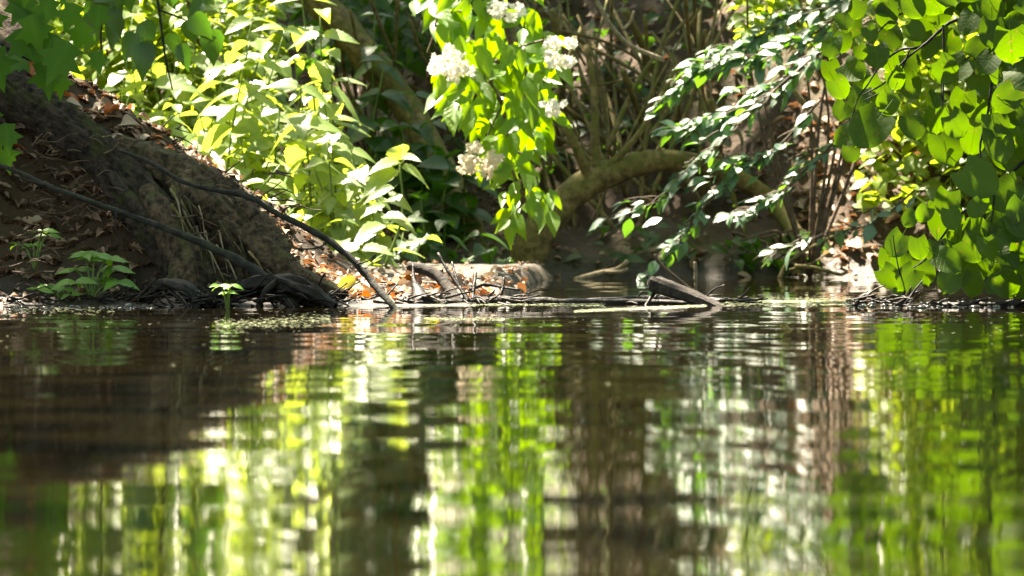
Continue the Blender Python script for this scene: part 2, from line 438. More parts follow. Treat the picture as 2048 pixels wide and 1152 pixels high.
LS = dict(
    linden=leaf_set("linden_leaf", 'linden', 'linden', 6, W=1.0, cord=.16, fold=.09, droop=.14, serr=.012, nv=20, nu=3, wave=.05, petiole=.45),
    linden_pale=leaf_set("linden_bract", 'linden_pale', 'oval', 2, W=.5, fold=.1, droop=.2),
    elder=leaf_set("elder_leaflet", 'elder', 'elder', 5, W=.50, fold=.22, droop=.14, serr=.02, nv=10),
    nettle=leaf_set("nettle_leaf", 'nettle', 'nettle', 5, W=.58, fold=.25, droop=.28, serr=.06, nv=14, petiole=.12),
    shrub=leaf_set("shrub_leaf", 'shrub', 'round', 4, W=.68, fold=.2, droop=.2),
    gloss=leaf_set("glossy_leaf", 'gloss', 'oval', 5, W=.56, fold=.16, droop=.16, nv=6, petiole=.1),
    dark=leaf_set("dark_leaf", 'dark', 'nettle', 4, W=.66, fold=.2, droop=.25, serr=.05, nv=10, petiole=.15),
    maple=maple_set('maple'),
    seedling=leaf_set("seedling_leaflet", 'seedling', 'oval', 4, W=.52, fold=.2, droop=.25, serr=.03, nv=10),
    litter=leaf_set("fallen_leaf", 'litter', 'oval', 4, W=.62, fold=.9, droop=.35, wave=.15, nv=6),
    litter_orange=leaf_set("orange_fallen_leaf", 'litter_orange', 'oval', 2, W=.62, fold=.8, droop=.3, wave=.15, nv=6),
    litter_pale=leaf_set("pale_fallen_leaf", 'litter_pale', 'oval', 3, W=.66, fold=.6, droop=.3, wave=.15, nv=6),
    yellow=leaf_set("yellow_fallen_leaf", 'yellow', 'linden', 1, W=.95, fold=.3, droop=.1, serr=.05, nv=12),
)
LS['low'] = leaf_set("canopy_leaf", 'canopy', 'oval', 3, W=.66, nv=4, nu=1, fold=.2, droop=.2)
def frame(d, n):
    y = d.normalized(); z = (n - y * n.dot(y))
    if z.length < 1e-4: z = y.orthogonal()
    z.normalize(); x = y.cross(z)
    return Matrix(((x.x, y.x, z.x), (x.y, y.y, z.y), (x.z, y.z, z.z)))
def put_leaf(name, kind, base, d, n, size, parent=None, origin=Vector((0, 0, 0)), wide=1.0):
    o = mesh_obj(name, random.choice(LS[kind]), parent)
    m = frame(d, n) @ Matrix.Diagonal((size * wide, size, size))
    o.matrix_basis = Matrix.Translation(base - origin) @ m.to_4x4()
    return o
def joined(name, kinds, items, matkey, parent=None, kind="stuff", origin=Vector((0, 0, 0))):
    """many small leaves as one mesh; items = (base, dir, normal, size)"""
    V, Fc, R = [], [], []; UVs = []
    cache = []
    for me_ in LS[kinds]:
        c = np.array([v.co[:] for v in me_.vertices]); f = [tuple(p.vertices) for p in me_.polygons]
        uvl = np.zeros((len(c), 2)); lay = me_.uv_layers[0].data
        for lp in me_.loops: uvl[lp.vertex_index] = lay[lp.index].uv[:]
        cache.append((c, f, uvl))
    off = 0
    for b, d, n, s in items:
        c, f, uvl = random.choice(cache)
        m = np.array(frame(d, n)) * s
        V.append(c @ m.T + np.array(b - origin)); UVs.append(uvl)
        Fc += [tuple(q + off for q in p) for p in f]; off += len(c)
        R += [random.random()] * len(c)
    me_ = new_mesh(name, np.concatenate(V), Fc, M[matkey], uv=np.concatenate(UVs), rndv=R)
    o = mesh_obj(name, me_, parent)
    if kind: o["kind"] = kind
    return o
def rvec(s=1.0): return Vector((rnd(-s, s), rnd(-s, s), rnd(-s, s)))
def px(n, D): return n * D / F

ORD = ["", "second ", "third ", "fourth ", "fifth ", "sixth ", "seventh ", "eighth ", "ninth ", "tenth ", "eleventh ", "twelfth ", "thirteenth ", "fourteenth ", "fifteenth ", "sixteenth ", "seventeenth ", "eighteenth ", "nineteenth ", "twentieth "]
def nth(i):
    if i < 20: return ORD[i]
    t_, u = divmod(i + 1, 10)
    if u == 0: return ["", "", "twentieth", "thirtieth", "fortieth", "fiftieth", "sixtieth", "seventieth", "eightieth"][t_] + " "
    return ["", "", "twenty", "thirty", "forty", "fifty", "sixty", "seventy", "eighty"][t_] + "-" + ["", "first", "second", "third", "fourth", "fifth", "sixth", "seventh", "eighth", "ninth"][u] + " "
# ------------------------------------------------------------------ limbs, roots, sticks (each its own thing)
def limb(name, label, cat, pts, w0, w1, mat, D=None, group=None, sides=9, rough=.10, widths=None, kids=(), n=6):
    P3 = [P(*(p if len(p) == 3 else (p[0], p[1], D))) for p in pts]
    base = P3[0].copy()
    DD = P3[0].y
    V, Fc = tube_data([p - base for p in P3], px(w0, DD) / 2, px(w1, DD) / 2, sides=sides, n=n, rough=rough,
                      radii=[px(q, DD) / 2 for q in widths] if widths else None)
    o = mesh_obj(name, new_mesh(name, V, Fc, M[mat])); o.location = base
    tag(o, label, cat, group)
    for kn, kp, a, b, km in kids:
        K = [P(*(p if len(p) == 3 else (p[0], p[1], D))) for p in kp]
        V, Fc = tube_data([p - base for p in K], px(a, DD) / 2, px(b, DD) / 2, sides=6, n=5, rough=.12)
        mesh_obj(kn, new_mesh(kn, V, Fc, M[km]), o)
    return o

def gnarled(name, pts, widths, mat, parent, base, ridge=.10, lump=.10, sides=44, n=22, fr=9.0):
    """limb with bark ridges running along it, real relief"""
    P3 = [P(*p) - base for p in pts]; sp = catmull(P3, n); L = len(sp)
    rr = np.interp(np.linspace(0, len(widths) - 1, L), np.arange(len(widths)), [px(q, pts[0][2]) / 2 for q in widths])
    V, Fc = [], []; nrm = (sp[1] - sp[0]).orthogonal().normalized(); s0 = rnd(0, 50); dist = 0
    for i, p in enumerate(sp):
        T = (sp[min(i + 1, L - 1)] - sp[max(i - 1, 0)]).normalized()
        nrm = (nrm - T * nrm.dot(T)).normalized(); bi = T.cross(nrm)
        if i: dist += (sp[i] - sp[i - 1]).length
        a = np.arange(sides) * 2 * math.pi / sides
        cx_, cy_ = np.cos(a), np.sin(a)
        u = dist * 6 + s0
        k = 1 + lump * 2 * fbm(cx_ * 1.3 + u, cy_ * 1.3 + u * .7 + 40, 3)
        tw_ = a + dist * 2.0
        rid = fbm(np.cos(tw_) * fr + 60, np.sin(tw_) * fr + dist * 7 + s0, 3)
        k = k + ridge * 1.4 * (np.abs(rid) * 2 - .5)
        for j in range(sides): V.append(p + (nrm * cx_[j] + bi * cy_[j]) * (rr[i] * k[j]))
    for i in range(L - 1):
        for j in range(sides):
            q = i * sides + j; r_ = i * sides + (j + 1) % sides
            Fc.append((q, r_, r_ + sides, q + sides))
    return mesh_obj(name, new_mesh(name, V, Fc, M[mat]), parent)
tb = P(430, 600, 9.9)
tree = empty("leaning_tree", tb); tag(tree, "thick dark tree leaning down the near bank, mossy roots spreading at the water", "tree")
gnarled("trunk", [(-220, 10, 10.16), (-60, 105, 10.10), (30, 190, 10.06), (110, 243, 10.03), (190, 300, 10.0), (255, 372, 9.98), (320, 445, 9.95), (380, 520, 9.93), (425, 610, 9.9)], [100, 94, 86, 78, 82, 92, 100, 112, 180], 'bark', tree, tb, ridge=.18, lump=.20, sides=72, n=30, fr=14)
ro = gnarled("root", [(230, 290, 10.1), (320, 345, 10.03), (410, 405, 9.98), (485, 475, 9.94), (535, 545, 9.9), (570, 615, 9.88)], [40, 95, 130, 130, 110, 110], 'rootbark', tree, tb, ridge=.22, lump=.22, fr=12)
gnarled("root", [(290, 380, 9.94), (340, 455, 9.89), (372, 520, 9.85), (365, 600, 9.82)], [40, 70, 60, 70], 'rootbark', tree, tb, ridge=.2, lump=.2, sides=28, n=12)
gnarled("root", [(205, 320, 9.97), (250, 385, 9.93), (300, 440, 9.91), (352, 480, 9.9)], [18, 26, 30, 20], 'bark', tree, tb, ridge=.12, sides=20, n=12)
gnarled("root", [(480, 470, 9.9), (540, 520, 9.87), (600, 560, 9.84), (690, 590, 9.8)], [60, 60, 50, 20], 'rootbark', tree, tb, ridge=.25, lump=.25, sides=28, n=12)
for i in range(26):
    x = rnd(330, 540); y = 345 + (x - 320) * .95 + rnd(-25, 50); sx = rnd(10, 60)
    d_ = 9.93 - (y - 345) * .0004 - rnd(0.0, .05)
    V, Fc = tube_data([P(x, y, d_) - tb, P(x + sx * .5, y + rnd(25, 45), d_ - .02) - tb, P(x + sx, y + rnd(60, 110), d_ - .02) - tb], px(rnd(3, 7), 9.9) / 2, px(2, 9.9) / 2, sides=5, n=5, rough=.2)
    mesh_obj("rootlet", new_mesh("rootlet", V, Fc, M[random.choice(['rootbark', 'bark', 'pale', 'stem'])]), tree)
limb("fallen_branch", "dark lichen-covered branch slanting across the leaning trunk to the mud", "branch",
     [(-60, 310, 9.82), (40, 345, 9.78), (90, 370, 9.75), (230, 420, 9.72), (370, 472, 9.70), (450, 508, 9.68), (520, 548, 9.66), (575, 600, 9.62), (590, 615, 9.6)],
     16, 24, 'branch', widths=[8, 9, 11, 10, 14, 17, 20, 25, 22], sides=10, rough=.2,
     kids=[("twig", [(90, 372, 9.75), (60, 362, 9.72), (28, 352, 9.7)], 8, 3, 'branch'), ("twig", [(232, 424, 9.71), (231, 440, 9.71), (232, 462, 9.7)], 5, 2, 'branch')])
limb("bent_branch", "slender dark branch dipping its end in the water by the litter flat", "branch",
     [(240, 300, 9.75), (300, 325, 9.72), (370, 365, 9.68), (440, 382, 9.65), (495, 392, 9.62), (550, 425, 9.6), (640, 470, 9.58), (700, 515, 9.56), (740, 560, 9.54), (775, 600, 9.5), (800, 628, 9.48)],
     13, 18, 'branch', widths=[6, 8, 9, 10, 13, 11, 14, 12, 14, 13, 12], sides=10, rough=.2,
     kids=[("twig", [(560, 432, 9.6), (575, 415, 9.58), (600, 408, 9.57)], 4, 2, 'branch'), ("twig", [(715, 528, 9.55), (735, 522, 9.53), (750, 508, 9.52)], 4, 2, 'branch'), ("twig", [(450, 384, 9.65), (470, 400, 9.63), (476, 420, 9.62)], 4, 2, 'branch'), ("twig", [(655, 482, 9.58), (640, 494, 9.56), (610, 498, 9.55), (560, 493, 9.55)], 5, 2, 'branch')])
def root_thing(name, label, cat, pts, widths, mat, **kw):
    b = P(*pts[0]); o = gnarled(name, pts, widths, mat, None, b, **kw); o.location = b; return tag(o, label, cat)
root_thing("wet_root", "black wet root hump at the foot of the leaning tree", "root", [(270, 612, 9.74), (300, 584, 9.7), (335, 572, 9.68), (372, 584, 9.66), (400, 614, 9.64)], [20, 34, 40, 36, 20], 'wet', ridge=.3, lump=.35, sides=26, n=10)
root_thing("wet_root", "long gnarled black wet root between the sapling and the litter flat", "root", [(400, 612, 9.68), (450, 590, 9.66), (500, 576, 9.64), (560, 570, 9.63), (620, 590, 9.6), (670, 616, 9.58)], [16, 34, 40, 44, 38, 18], 'wet', ridge=.35, lump=.4, sides=28, n=12)
root_thing("wet_root", "thin wet root arching beside the gnarled black one", "root", [(515, 616, 9.6), (535, 580, 9.6), (565, 562, 9.62), (610, 566, 9.61), (650, 614, 9.58)], [12, 16, 16, 18, 12], 'wet', ridge=.3, lump=.3, sides=16, n=10)
def litter_sticks(name, label, cat, boxes, mat, wr, lr):
    V, Fc = [], []
    for (x0, y0, x1, y1, n, D) in boxes:
        for _ in range(n):
            x, y = rnd(x0, x1), rnd(y0, y1); a = random.gauss(0, .5); L = rnd(*lr); d_ = D + rnd(-.06, .06)
            q0, q1 = P(x, y, d_), P(x + L * math.cos(a), y + L * math.sin(a), d_ - rnd(-.03, .05))
            v, f = tube_data([q0, q0.lerp(q1, .5) + Vector((0, 0, rnd(-.004, .006))), q1], px(rnd(*wr), D) / 2, px(wr[0], D) / 2, sides=5, n=3, rough=.25, off=len(V)); V += v; Fc += f
    tag(mesh_obj(name, new_mesh(name, V, Fc, M[mat])), label, cat, kind="stuff")
litter_sticks("wet_debris", "black wet twigs and bark bits tangled along the water's edge", "debris", [(260, 582, 660, 610, 130, 9.64), (0, 588, 260, 604, 40, 9.72), (640, 592, 1060, 606, 60, 9.76), (1690, 598, 1830, 612, 26, 9.68), (1830, 602, 2060, 612, 24, 9.66), (1250, 600, 1500, 608, 30, 9.86)], 'wet', (3, 8), (14, 60))
litter_sticks("dry_twig_litter", "dry pale twigs and root hairs strewn on the near bank", "twig litter", [(200, 250, 380, 330, 26, 10.12), (40, 270, 230, 440, 90, 9.98), (330, 330, 560, 560, 70, 9.9), (420, 380, 600, 560, 40, 9.9), (0, 440, 130, 590, 40, 9.85)], 'redstem', (2, 5), (14, 50))
limb("arched_root", "dark curved root arching out of the litter flat into water", "root", [(818, 532, 9.9), (850, 540, 9.88), (880, 556, 9.86), (900, 580, 9.83), (918, 612, 9.78)], 20, 20, 'plank', widths=[20, 22, 22, 22, 24])
limb("broken_stump", "pointed black stump standing at the edge of the litter flat", "stump", [(826, 528, 9.82), (828, 560, 9.8), (838, 590, 9.78), (850, 616, 9.74)], 6, 60, 'wet', widths=[4, 10, 30, 50])
limb("forked_twig", "black knobbly forked twig standing in the litter by the curved root", "twig", [(876, 506, 9.82), (895, 540, 9.8), (918, 572, 9.78), (942, 612, 9.75)], 5, 10, 'wet',
     kids=[("side_twig", [(904, 524, 9.82), (910, 548, 9.8), (920, 575, 9.78)], 4, 7, 'wet')], rough=.25)
limb("upright_twig", "short black twig with a knobbed tip standing in the litter", "twig", [(951, 545, 9.84), (949, 566, 9.82), (946, 592, 9.8), (944, 610, 9.78)], 7, 7, 'wet', rough=.25)
limb("upright_twig", "thin black twig leaning over the floating log among red leaves", "twig", [(1008, 556, 9.84), (1006, 575, 9.83), (1000, 592, 9.82), (990, 610, 9.8)], 5, 8, 'wet', rough=.2)
limb("lying_twig", "dark twig lying across the pale litter of the flat", "twig", [(940, 580, 9.9), (965, 570, 9.92), (990, 572, 9.94), (1040, 580, 9.92)], 8, 4, 'wet', rough=.2)
limb("floating_log", "long black waterlogged log lying across the shallows", "log", [(830, 606, 9.72), (900, 607, 9.76), (1000, 604, 9.80), (1130, 606, 9.82), (1290, 606, 9.84), (1440, 608, 9.82)], 14, 12, 'wet', widths=[8, 18, 24, 20, 16, 8], sides=10, rough=.16, n=10)
limb("floating_log", "second low log tucked behind the slanted driftwood", "log", [(1170, 600, 9.95), (1290, 599, 9.95), (1400, 601, 9.95), (1500, 606, 9.9)], 12, 8, 'wet', widths=[6, 18, 18, 6], rough=.15)
def driftwood():
    pts = [P(1300, 566, 9.80), P(1330, 576, 9.78), P(1375, 591, 9.74), P(1420, 608, 9.70), P(1456, 624, 9.66)]
    b = pts[0].copy(); sp = catmull([p - b for p in pts], 7); L = len(sp); V, Fc = [], []
    prof = [(-1, .55), (-.8, 1), (-.1, .86), (.55, 1.0), (1, .6), (1, -.5), (.5, -.9), (-.2, -1), (-.85, -.8)]; S = len(prof)
    for i, p in enumerate(sp):
        T = (sp[min(i + 1, L - 1)] - sp[max(i - 1, 0)]).normalized(); up = Vector((0, 0, 1)); up = (up - T * up.dot(T)).normalized(); bi = T.cross(up)
        k = px(17, 9.75) * (.55 if i == 0 else .9 if i == 1 else 1 - .62 * max(0, (i - 2) / (L - 3)) ** 1.3)
        for (a_, c_) in prof: V.append(p + bi * (a_ * k * rnd(.97, 1.03)) + up * (c_ * k * rnd(.95, 1.04)) + T * (rnd(-.006, .006) if i == 0 else 0))
    for i in range(L - 1):
        for j in range(S): Fc.append((i * S + j, i * S + (j + 1) % S, (i + 1) * S + (j + 1) % S, (i + 1) * S + j))
    Fc.append(tuple(range(S - 1, -1, -1))); Fc.append(tuple((L - 1) * S + j for j in range(S)))
    o = mesh_obj("driftwood", new_mesh("driftwood", V, Fc, M['plank'], smooth=False)); o.location = b
    tag(o, "slanted grey broken driftwood beam rising from the water", "driftwood")
    v, f = tube_data([P(1310, 584, 9.79) - b, P(1301, 596, 9.78) - b, P(1289, 615, 9.76) - b], px(9, 9.8) / 2, px(6, 9.8) / 2, sides=6, n=5, rough=.2)
    mesh_obj("prop_twig", new_mesh("prop_twig", v, f, M['wet']), o)
driftwood()
limb("bare_twig", "thin brown bare twig poking up behind the driftwood", "twig", [(1311, 508, 10.2), (1316, 522, 10.2), (1340, 545, 10.2), (1372, 572, 10.2), (1385, 582, 10.2)], 6, 8, 'redstem')
limb("pale_stick", "pale forked dead stick lying at the far waterline", "stick", [(1150, 560, 13.0), (1200, 546, 13.05), (1235, 538, 13.1), (1256, 522, 13.1)], 12, 9, 'pale', kids=[("fork", [(1210, 545, 13.05), (1240, 544, 13.05), (1256, 538, 13.05)], 10, 6, 'pale')])
limb("pale_post", "tiny pale stub standing in the far shallows", "stub", [(1390, 524, 12.2), (1391, 545, 12.2), (1391, 575, 12.2), (1391, 600, 12.2)], 7, 6, 'pale', rough=.3)
limb("curved_root", "pale grey curved root springing from the far waterline", "root", [(1558, 560, 13.1), (1572, 530, 13.12), (1605, 505, 13.15), (1650, 480, 13.2), (1700, 455, 13.3)], 9, 5, 'stem', kids=[("rootlet", [(1580, 540, 13.1), (1620, 528, 13.12), (1660, 505, 13.2)], 7, 3, 'stem')])
limb("low_root", "thin root lying flat along the far waterline", "root", [(1590, 532, 13.1), (1630, 536, 13.1), (1680, 549, 13.1), (1695, 540, 13.1)], 9, 7, 'stem')
limb("debris_log", "thin dark log under the hanging linden leaves", "log", [(1770, 612, 9.68), (1880, 612, 9.66), (1980, 610, 9.64), (2120, 604, 9.6)], 12, 20, 'wet', widths=[8, 14, 16, 24], rough=.15)
limb("debris_twig", "small black twig jutting from floating debris near the linden", "twig", [(1705, 612, 9.7), (1735, 590, 9.7), (1760, 602, 9.7), (1790, 612, 9.7)], 10, 7, 'wet', rough=.3)
limb("debris_twig", "dark slanted twig crossing the lowest linden leaf", "twig", [(1790, 612, 9.66), (1812, 598, 9.64), (1836, 583, 9.62)], 8, 4, 'wet', rough=.2)

# leaning stems, canes and roots on the shaded hillside
limb("brown_sapling", "broad brown sapling leaning down the shaded hillside beside the nettles", "sapling", [(600, -40, 13.9), (690, 60, 13.85), (765, 150, 13.8), (830, 240, 13.75), (890, 350, 13.6), (950, 480, 13.4), (975, 560, 13.3)], 66, 50, 'stem', sides=10)
limb("arched_limb", "mossy arched limb with sunlit knobs low over the hillside", "limb", [(1040, 560, 13.3), (1075, 470, 13.3), (1120, 410, 13.32), (1180, 365, 13.34), (1250, 335, 13.38), (1330, 322, 13.42), (1440, 340, 13.5), (1540, 400, 13.5), (1600, 480, 13.4)], 70, 40, 'stem', widths=[74, 70, 64, 56, 52, 46, 40, 36, 34], sides=10,
     kids=[("shoot", [(1190, 355, 13.34), (1190, 270, 13.36), (1188, 180, 13.38), (1172, 90, 13.4)], 20, 12, 'stem'),
           ("shoot", [(1180, 360, 13.33), (1150, 290, 13.3), (1118, 225, 13.3)], 24, 16, 'stem'),
           ("shoot", [(1195, 350, 13.34), (1260, 290, 13.36), (1310, 215, 13.4), (1350, 140, 13.45)], 18, 9, 'stem')])
limb("hill_trunk", "mossy trunk leaning behind the glossy leaf spray", "trunk", [(1260, -60, 14.6), (1370, 20, 14.5), (1480, 95, 14.4), (1590, 190, 14.3)], 64, 70, 'stem', sides=10)
limb("hill_trunk", "upright mossy stem behind the bare hanging twig", "stem", [(1330, -40, 14.4), (1345, 40, 14.4), (1350, 110, 14.4), (1365, 240, 14.4)], 36, 30, 'stem')
limb("hanging_twig", "pale bare twig hanging into the picture with a short spur", "twig", [(1180, -30, 12.9), (1198, 10, 12.9), (1225, 55, 12.9), (1262, 92, 12.9), (1326, 119, 12.9)], 10, 9, 'pale', kids=[("spur", [(1244, 60, 12.9), (1260, 45, 12.9), (1268, 22, 12.9)], 7, 5, 'pale')])
limb("dead_stick", "pale brown dead stick lying on the bank behind the glossy leaves", "stick", [(1555, 132, 13.4), (1590, 185, 13.4), (1622, 225, 13.4), (1643, 252, 13.4)], 15, 10, 'pale')
limb("dead_stick", "short pale stick hanging under the glossy leaf spray", "stick", [(1474, 255, 12.9), (1484, 280, 12.9), (1484, 302, 12.9)], 9, 6, 'pale')
def rcane():
    x, y = rnd(1070, 1500), rnd(300, 520); tx, ty = x + random.gauss(-110, 190), rnd(-120, 60) if random.random() < .6 else rnd(40, 240)
    b = rnd(-70, 70)
    return ([(x, y), (x + (tx - x) * .3 + b * .8, y + (ty - y) * .35), (x + (tx - x) * .65 + b, y + (ty - y) * .7), (tx, ty)], rnd(5, 13))
CANES = [rcane() for _ in range(46)] + [([(1105, 20), (1125, 150), (1118, 260), (1135, 380)], 16), ([(1330, 200), (1290, 290), (1300, 380), (1280, 470)], 15), ([(1420, 200), (1440, 300), (1400, 400), (1410, 500)], 14), ([(1250, 20), (1290, 110), (1285, 200), (1240, 330)], 18), ([(1060, 130), (1110, 200), (1190, 260), (1250, 350)], 12), ([(1460, 330), (1500, 400), (1560, 450), (1600, 530)], 14), ([(640, 20), (680, 100), (700, 190), (760, 300)], 12), ([(840, 200), (860, 280), (850, 380), (880, 470)], 10), ([(738, -10), (765, 60), (800, 145)], 9), ([(796, -10), (792, 70), (788, 135)], 8), ([(752, 155), (725, 195), (700, 232)], 8), ([(755, 158), (790, 215), (835, 300)], 9),
         ([(1224, -10), (1222, 100), (1222, 210)], 8), ([(1120, 62), (1200, 80), (1260, 108), (1310, 150)], 7), ([(1245, 140), (1275, 220), (1292, 285)], 14), ([(1060, 180), (1180, 172), (1300, 150)], 5),
         ([(1370, -10), (1376, 60), (1382, 115)], 11), ([(1388, -10), (1390, 50), (1392, 100)], 8), ([(1350, 170), (1362, 240), (1372, 320)], 9), ([(1030, 250), (1090, 300), (1130, 350)], 8),
         ([(1230, 170), (1300, 230), (1360, 270)], 8), ([(1010, 200), (1070, 215), (1150, 240)], 6), ([(680, 150), (740, 260), (770, 320)], 8), ([(820, 40), (850, 120), (905, 190)], 8),
         ([(1240, 360), (1270, 440), (1310, 500)], 9), ([(1130, 470), (1180, 520), (1200, 560)], 10), ([(1320, 400), (1345, 460), (1372, 520)], 8), ([(700, 20), (715, 90), (728, 150)], 7),
         ([(1080, 20), (1130, 60), (1170, 130)], 8), ([(1290, 30), (1300, 130), (1340, 190)], 9), ([(1060, 340), (1110, 300), (1180, 290)], 7), ([(1410, 60), (1400, 150), (1420, 240)], 9),
         ([(870, 10), (905, 70), (950, 150)], 8), ([(1150, 100), (1140, 190), (1160, 270)], 7)]
CANES.sort(key=lambda q: q[0][0][0])
for i, (c, wd) in enumerate(CANES):
    D = rnd(13.5, 14.0)
    cx = c[0][0]
    limb("cane", ("thin olive brown cane in the hillside tangle" if cx > 960 else "thin straw brown cane behind the nettles") + ", top end %snearest to the thicket" % nth(i), "cane",
         [(a, b, D + .1 * k) for k, (a, b) in enumerate(c)], wd, wd * .7, 'stem', group="canes in the hillside tangle" if cx > 960 else "canes behind the nettles", sides=6)

# ------------------------------------------------------------------ linden boughs
def bough(name, label, cat, group, base, twigs, mat, leaves, kind, tip=.0, sides=6):
    e = empty(name, base); tag(e, label, cat, group)
    mesh_obj("twig", tubes_mesh("twig", twigs, M[mat], base=base, sides=sides, n=5), e)
    for b, d, n, s, *k in leaves:
        put_leaf("leaf", k[0] if k else kind, b, d, n, s, e, base)
    return e
A = [(c[0] / 3.49 + 1536, c[1] / 3.49, c[2] / 3.49) for c in
     [(800, 40, 150), (1020, 50, 200), (1190, 60, 230), (620, 70, 150), (540, 150, 140), (830, 120, 170), (580, 200, 160), (720, 240, 120), (860, 270, 190), (1030, 220, 160), (1150, 160, 200), (440, 330, 150), (520, 300, 130), (650, 370, 120), (760, 400, 160), (880, 440, 180), (600, 500, 180), (440, 500, 150), (1000, 440, 150), (1100, 330, 200), (500, 620, 160), (640, 700, 160), (740, 640, 170), (830, 730, 190), (1000, 600, 190), (560, 960, 200), (700, 900, 290), (580, 1080, 130), (1010, 900, 180), (1100, 900, 230), (640, 570, 150), (520, 780, 150), (900, 560, 140)]]
B = [(c[0] / 3.49 + 1536, c[1] / 3.49, c[2] / 3.49) for c in
     [(1450, 330, 180), (1530, 450, 160), (1620, 510, 180), (1360, 720, 180), (1160, 700, 120), (1320, 880, 190), (1430, 990, 210), (1250, 1050, 240), (1600, 880, 200), (1640, 680, 220), (1700, 330, 240), (1750, 150, 200), (1750, 780, 220), (1620, 1020, 250), (1750, 1000, 220), (1330, 480, 200), (1400, 160, 190), (1280, 300, 180), (1240, 500, 200), (1500, 600, 190), (1180, 850, 200), (1480, 780, 180), (1560, 240, 200), (1690, 480, 190), (1360, 20, 200), (1560, 60, 200), (1700, 30, 210)]]
Cc = [(c[0] / 3.972 + 1760, c[1] / 3.972 + 350, c[2] / 3.972) for c in
      [(790, 40, 290), (530, 230, 200), (235, 350, 140), (345, 310, 120), (530, 390, 300), (760, 270, 160), (1000, 170, 250), (850, 230, 150), (770, 460, 210), (960, 500, 220), (740, 590, 210), (960, 660, 240), (130, 560, 180), (70, 700, 190), (80, 820, 180), (310, 590, 170), (450, 620, 180), (600, 660, 190), (560, 840, 220), (350, 780, 180), (210, 830, 190), (190, 690, 120), (770, 760, 180), (740, 880, 190), (920, 740, 180), (1040, 840, 160), (1030, 670, 190), (900, 880, 150), (150, 930, 100), (960, 330, 210), (1090, 300, 190), (1120, 560, 170), (1090, 950, 130), (640, 520, 170), (860, 580, 170), (1080, 440, 190)]]
def linden_leaves(lst, D):
    out = []
    for (x, y, s) in lst:
        d_ = D + rnd(-.16, .16)
        a = math.radians(random.gauss(0, 38))
        d = Vector((math.sin(a), rnd(-.45, .25), -math.cos(a)))
        n = Vector((rnd(-.4, .4), -1.0, rnd(.0, .6)))
        L = px(s, d_) * rnd(.95, 1.1)
        c = P(x, y, d_)
        out.append((c - d.normalized() * L * .48, d, n, L))
    return out
def extra(poly, n, s0, s1):
    return [(rnd(poly[0], poly[2]), rnd(poly[1], poly[3]), rnd(s0, s1)) for _ in range(n)]
def TW(pts, a, b, D): return ([P(*(q if len(q) == 3 else (*q, D))) for q in pts], px(a, D) / 2, px(b, D) / 2)
bough("linden_bough", "hanging linden bough with backlit heart-shaped leaves next to the glossy spray", "linden bough", "linden boughs over the water", P(1960, -120, 9.9),
      [TW([(1960, -120), (1990, 5), (1900, 45), (1845, 92), (1800, 100), (1760, 130)], 9, 4, 9.9), TW([(1845, 92), (1810, 120), (1770, 165), (1725, 190)], 5, 3, 9.88),
       TW([(1830, 20), (1797, 30), (1760, 60), (1715, 115)], 5, 3, 9.88), TW([(1820, 98), (1800, 145), (1768, 180), (1730, 200)], 4, 2, 9.88), TW([(1760, 130), (1735, 170), (1715, 200), (1690, 280)], 4, 2, 9.9)], 'branch',
      linden_leaves(A + extra((1660, -160, 1850, 10), 26, 45, 70), 9.9), 'linden')
bough("linden_bough", "hanging linden bough at the picture edge with leaf shadows on its blades", "linden bough", "linden boughs over the water", P(2010, -140, 9.8),
      [TW([(2010, -140), (2005, 20), (1990, 80), (1985, 150), (1975, 230), (1960, 300), (1975, 380)], 9, 3, 9.8), TW([(1990, 80), (1930, 120), (1885, 160), (1886, 220)], 4, 2, 9.78), TW([(2060, 20), (2030, 60), (2000, 110)], 6, 4, 9.8),
       TW([(1886, 50), (1888, 120), (1885, 210), (1880, 260)], 5, 3, 9.78)], 'branch',
      linden_leaves(B + extra((1860, -170, 2090, 10), 34, 48, 70) + extra((1990, 20, 2120, 330), 30, 50, 70), 9.8), 'linden')
bough("linden_bough", "lowest linden bough whose round leaves nearly touch the water", "linden bough", "linden boughs over the water", P(2110, 270, 9.75),
      [TW([(2110, 270), (2040, 330), (1990, 375), (1920, 430), (1880, 480), (1850, 520), (1800, 550)], 9, 3, 9.75), TW([(1990, 375), (1985, 430), (1975, 480)], 4, 2, 9.73), TW([(1880, 480), (1892, 500), (1890, 540)], 3, 2, 9.72),
       TW([(1800, 550), (1790, 500), (1786, 470)], 3, 2, 9.72), TW([(1800, 545), (1808, 575), (1812, 610)], 3, 2, 9.72), TW([(2060, 500), (2020, 520), (1990, 525)], 4, 2, 9.72)], 'branch',
      linden_leaves([(a, b, 1.1 * c) for a, b, c in Cc] + extra((2030, 250, 2120, 590), 24, 45, 65) + extra((1880, 400, 2040, 580), 6, 45, 60), 9.74), 'linden')

